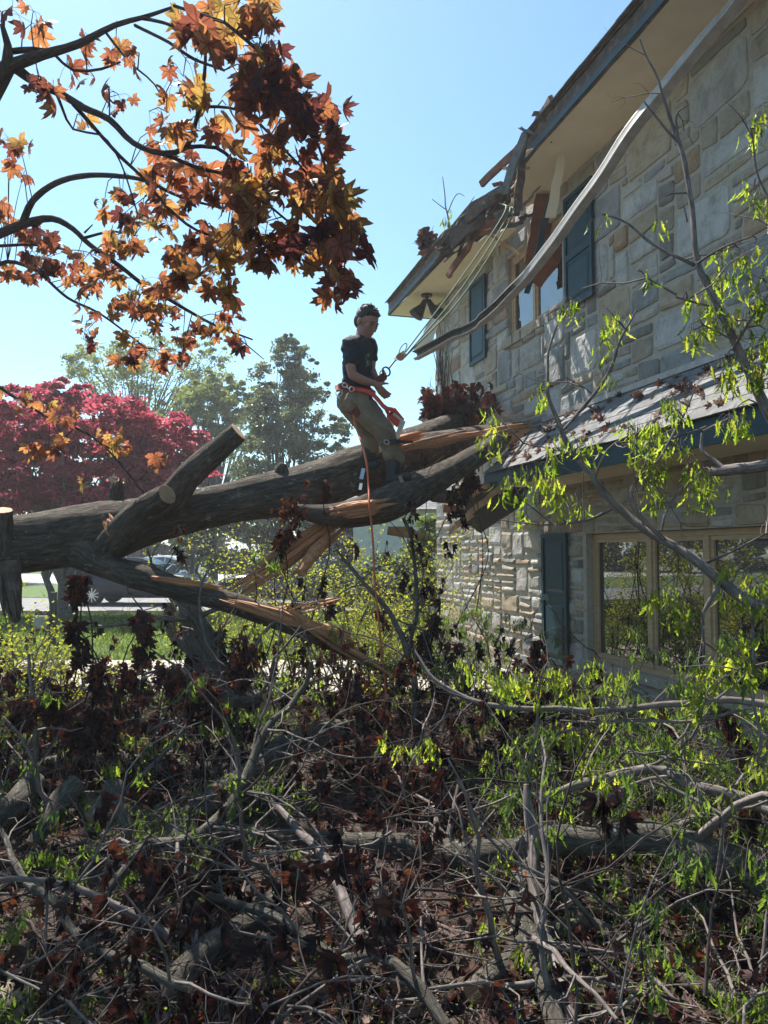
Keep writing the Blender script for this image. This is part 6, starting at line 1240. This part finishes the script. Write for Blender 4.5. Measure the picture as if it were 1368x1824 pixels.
mb = MB(); strap(mb, [Z3(232, 594, -.18), Z3(300, 600, -.19), Z3(352, 622, -.2), Z3(395, 665, -.2), Z3(430, 705, -.2), Z3(480, 718, -.19)], .034, .022, (0, 0, 1)); strap(mb, [Z3(425, 690, -.18), Z3(455, 745, -.16), Z3(482, 722, -.17)], .026, .018, (0, -1, 1)); strap(mb, [Z3(140, 572, -.04), Z3(150, 600, -.08)], .05, .02, (1, 0, 0)); mb.build('lanyard', M['red_web'], man, label='bright red lanyard strap from hip to thigh')
def ringm(mb, c, r, th, n1, sq=1.0, seg=8):
    c = np.array(c); n1 = np.array(n1, float); n1 /= np.linalg.norm(n1); a = np.cross(n1, [0.1, 1, 0.2]); a /= np.linalg.norm(a); b = np.cross(n1, a)
    tube(mb, [c + (a * math.cos(t) * sq + b * math.sin(t)) * r for t in np.linspace(0, 2 * math.pi, 20)], th, seg, .05)
mb = MB(); ringm(mb, Z3(228, 593, -.2), .021, .0045, (0, 1, 0)); ringm(mb, Z3(185, 568, -.18), .018, .0045, (0, 1, 0), 1.2); tube(mb, [Z3(195, 578, -.18), Z3(215, 592, -.19)], .007, 8, .02); mb.build('snap_hook', M['steel'], man); mb = MB(); ringm(mb, Z3(150, 615, -.12), .03, .004, (.3, 1, 0)); mb.build('hip_ring', M['steel'], man)
mb = MB(); strap(mb, [Z3(408, 915, -.20), Z3(440, 915, -.25), Z3(500, 912, -.22), Z3(520, 912, -.12)], .04, .01); strap(mb, [Z3(510, 912, -.16), Z3(600, 914, -.12)], .022, .008); mb.build('shin_strap', M['boots'], man); mb = MB(); ringm(mb, Z3(440, 915, -.262), .018, .004, (0, 1, 0), 1.3, 6); mb.build('buckle', M['steel'], man)
mb = MB(); mb.plank(Z3(300, 1075, -.08), Z3(285, 1140, -.1), .034, .006, (1, 0, .3)); mb.plank(Z3(285, 1165, -.1), Z3(278, 1205, -.1), .026, .006, (1, 0, .3)); mb.build('climbing_spur', M['steel'], man); mb = MB(); mb.plank(Z3(520, 1120, -.3), Z3(535, 1160, -.28), .03, .006, (1, 0, 0)); mb.build('climbing_spur', M['steel'], man)
# device held in the far hand and the hardware on the line
dv = thing('rope_grab', 'red rope grab with a steel ring held up to the line', 'climbing gear', Z3(400, 530, -.05))
mb = MB(); mb.plank(Z3(372, 548, -.10), Z3(432, 500, -.1), .055, .022, (1, 0, 1), taper=.8); mb.build('grab_body', M['dark_red'], dv); mb = MB(); ringm(mb, Z3(438, 485, -.1), .042, .0075, (.2, 1, 0), .75); ringm(mb, Z3(414, 495, -.1), .022, .005, (.2, 1, 0)); mb.build('grab_ring', M['dark_metal'], dv)
pl = thing('pulley', 'small brass pulley block with a steel link between grab and ropes', 'pulley', Z3(525, 395, 0))
mb = MB(); tube(mb, [Z3(450, 470, -.1), Z3(495, 412, -.06)], .0085, 8, .02); mb.build('link_strap', M['dark_metal'], pl); mb = MB(); ringm(mb, Z3(496, 410, -.05), .012, .004, (0, 1, 0)); mb.build('link_ring', M['steel'], pl)
mb = MB(); 
for q in (-.02, .02): tube(mb, [Z3(525, 395, -.04 + q), Z3(525, 395, -.028 + q)], [.036, .036], 20, .01, cap=(0, 0))
tube(mb, [Z3(525, 395, -.07), Z3(525, 395, .0)], .02, 12, .02); mb.plank(Z3(505, 405, -.035), Z3(552, 370, -.035), .045, .03, (0, 0, 1)); mb.build('pulley_wheel', pmat('brass', [(.3, (.45, .26, .14)), (.7, (.6, .38, .22))], 9, rough=.35, bst=0, metal=.8), pl)
cb = thing('carabiner', 'steel carabiner hooked above the pulley', 'carabiner', Z3(540, 345, 0)); mb = MB(); c = Z3(540, 348, -.02)
tube(mb, [c + np.array([math.cos(t) * .026 + math.sin(t) * .022, 0, math.sin(t) * .052 + math.cos(t) * .0]) for t in np.linspace(0, 2 * math.pi, 24)], .0055, 8, .02); mb.build('carabiner_ring', M['steel'], cb)
# ropes
for k, (a, b, lab) in enumerate([((898, 380, 7.75), Z3(556, 365, 0), 'upper green rope strand from the torn eave to the carabiner'), ((905, 383, 7.75), Z3(560, 385, 0), 'middle green rope strand from the torn eave to the pulley'), ((912, 386, 7.75), Z3(548, 400, 0), 'lower green rope strand from the torn eave to the pulley')]):
    mb = MB(); A = P(*a); B = b; mid = (A + B) / 2 - [0, 0, .04 + .05 * k]; tube(mb, [A + [0, .3, .25], A, mid, B], .007, 8, .05); tag(mb.build('green_rope', M['green_rope'], smooth=True), lab, 'rope', 'green ropes tied to the roof')
mb = MB(); tube(mb, [Z3(236, 750, -.2), Z3(252, 820, -.25), Z3(290, 930, -.45), Z3(318, 1040, -.55), Z3(330, 1180, -.62), P(658, 900, 6.05), P(664, 960, 6.05), P(668, 1040, 6.05), P(676, 1120, 6.0), P(685, 1205, 6.0), P(690, 1280, 5.9)], .008, 8, .05); tag(mb.build('orange_rope', M['orange_rope'], smooth=True), 'orange climbing rope hanging from the harness down into the shrubs', 'rope')
# chainsaw hanging behind the legs
cs = thing('chainsaw', 'orange and white chainsaw hanging behind his thigh', 'chainsaw', Z3(510, 800, .15))
mb = MB(); mb.plank(Z3(465, 735, .12), Z3(525, 800, .12), .10, .14, (1, 0, .6), taper=.85); cb_ = mb.build('motor_housing', M['red_web'], cs); mb = MB(); mb.plank(Z3(478, 740, .04), Z3(540, 790, .06), .02, .03, (1, 0, 1)); mb.plank(Z3(540, 785, .06), Z3(500, 895, .08), .05, .1, (1, 0, 0), taper=.8); mb.build('rear_handle', pmat('cream_plastic', [(.3, (.45, .42, .36)), (.7, (.6, .57, .5))], 8, rough=.5), cs)
mb = MB(); mb.plank(Z3(470, 760, .16), Z3(440, 980, .2), .07, .008, (1, 0, .2), taper=.8); mb.build('guide_bar', M['steel'], cs)
# ================================================================= added veil for sun glare and pale distance, as thin haze
m = bpy.data.materials.new('glare_haze'); m.use_nodes = True; n = m.node_tree; n.nodes.clear()
o_ = n.nodes.new('ShaderNodeOutputMaterial'); v_ = n.nodes.new('ShaderNodeVolumePrincipled'); v_.inputs['Density'].default_value = .0014; v_.inputs['Color'].default_value = (.9, .94, 1, 1); v_.inputs['Anisotropy'].default_value = .35
n.links.new(v_.outputs[0], o_.inputs['Volume']); mb = MB(); mb.box(-950, 950, -60, 950, -1.2, 13); hz_ = tag(mb.build('glare_haze', m), kind='stuff')
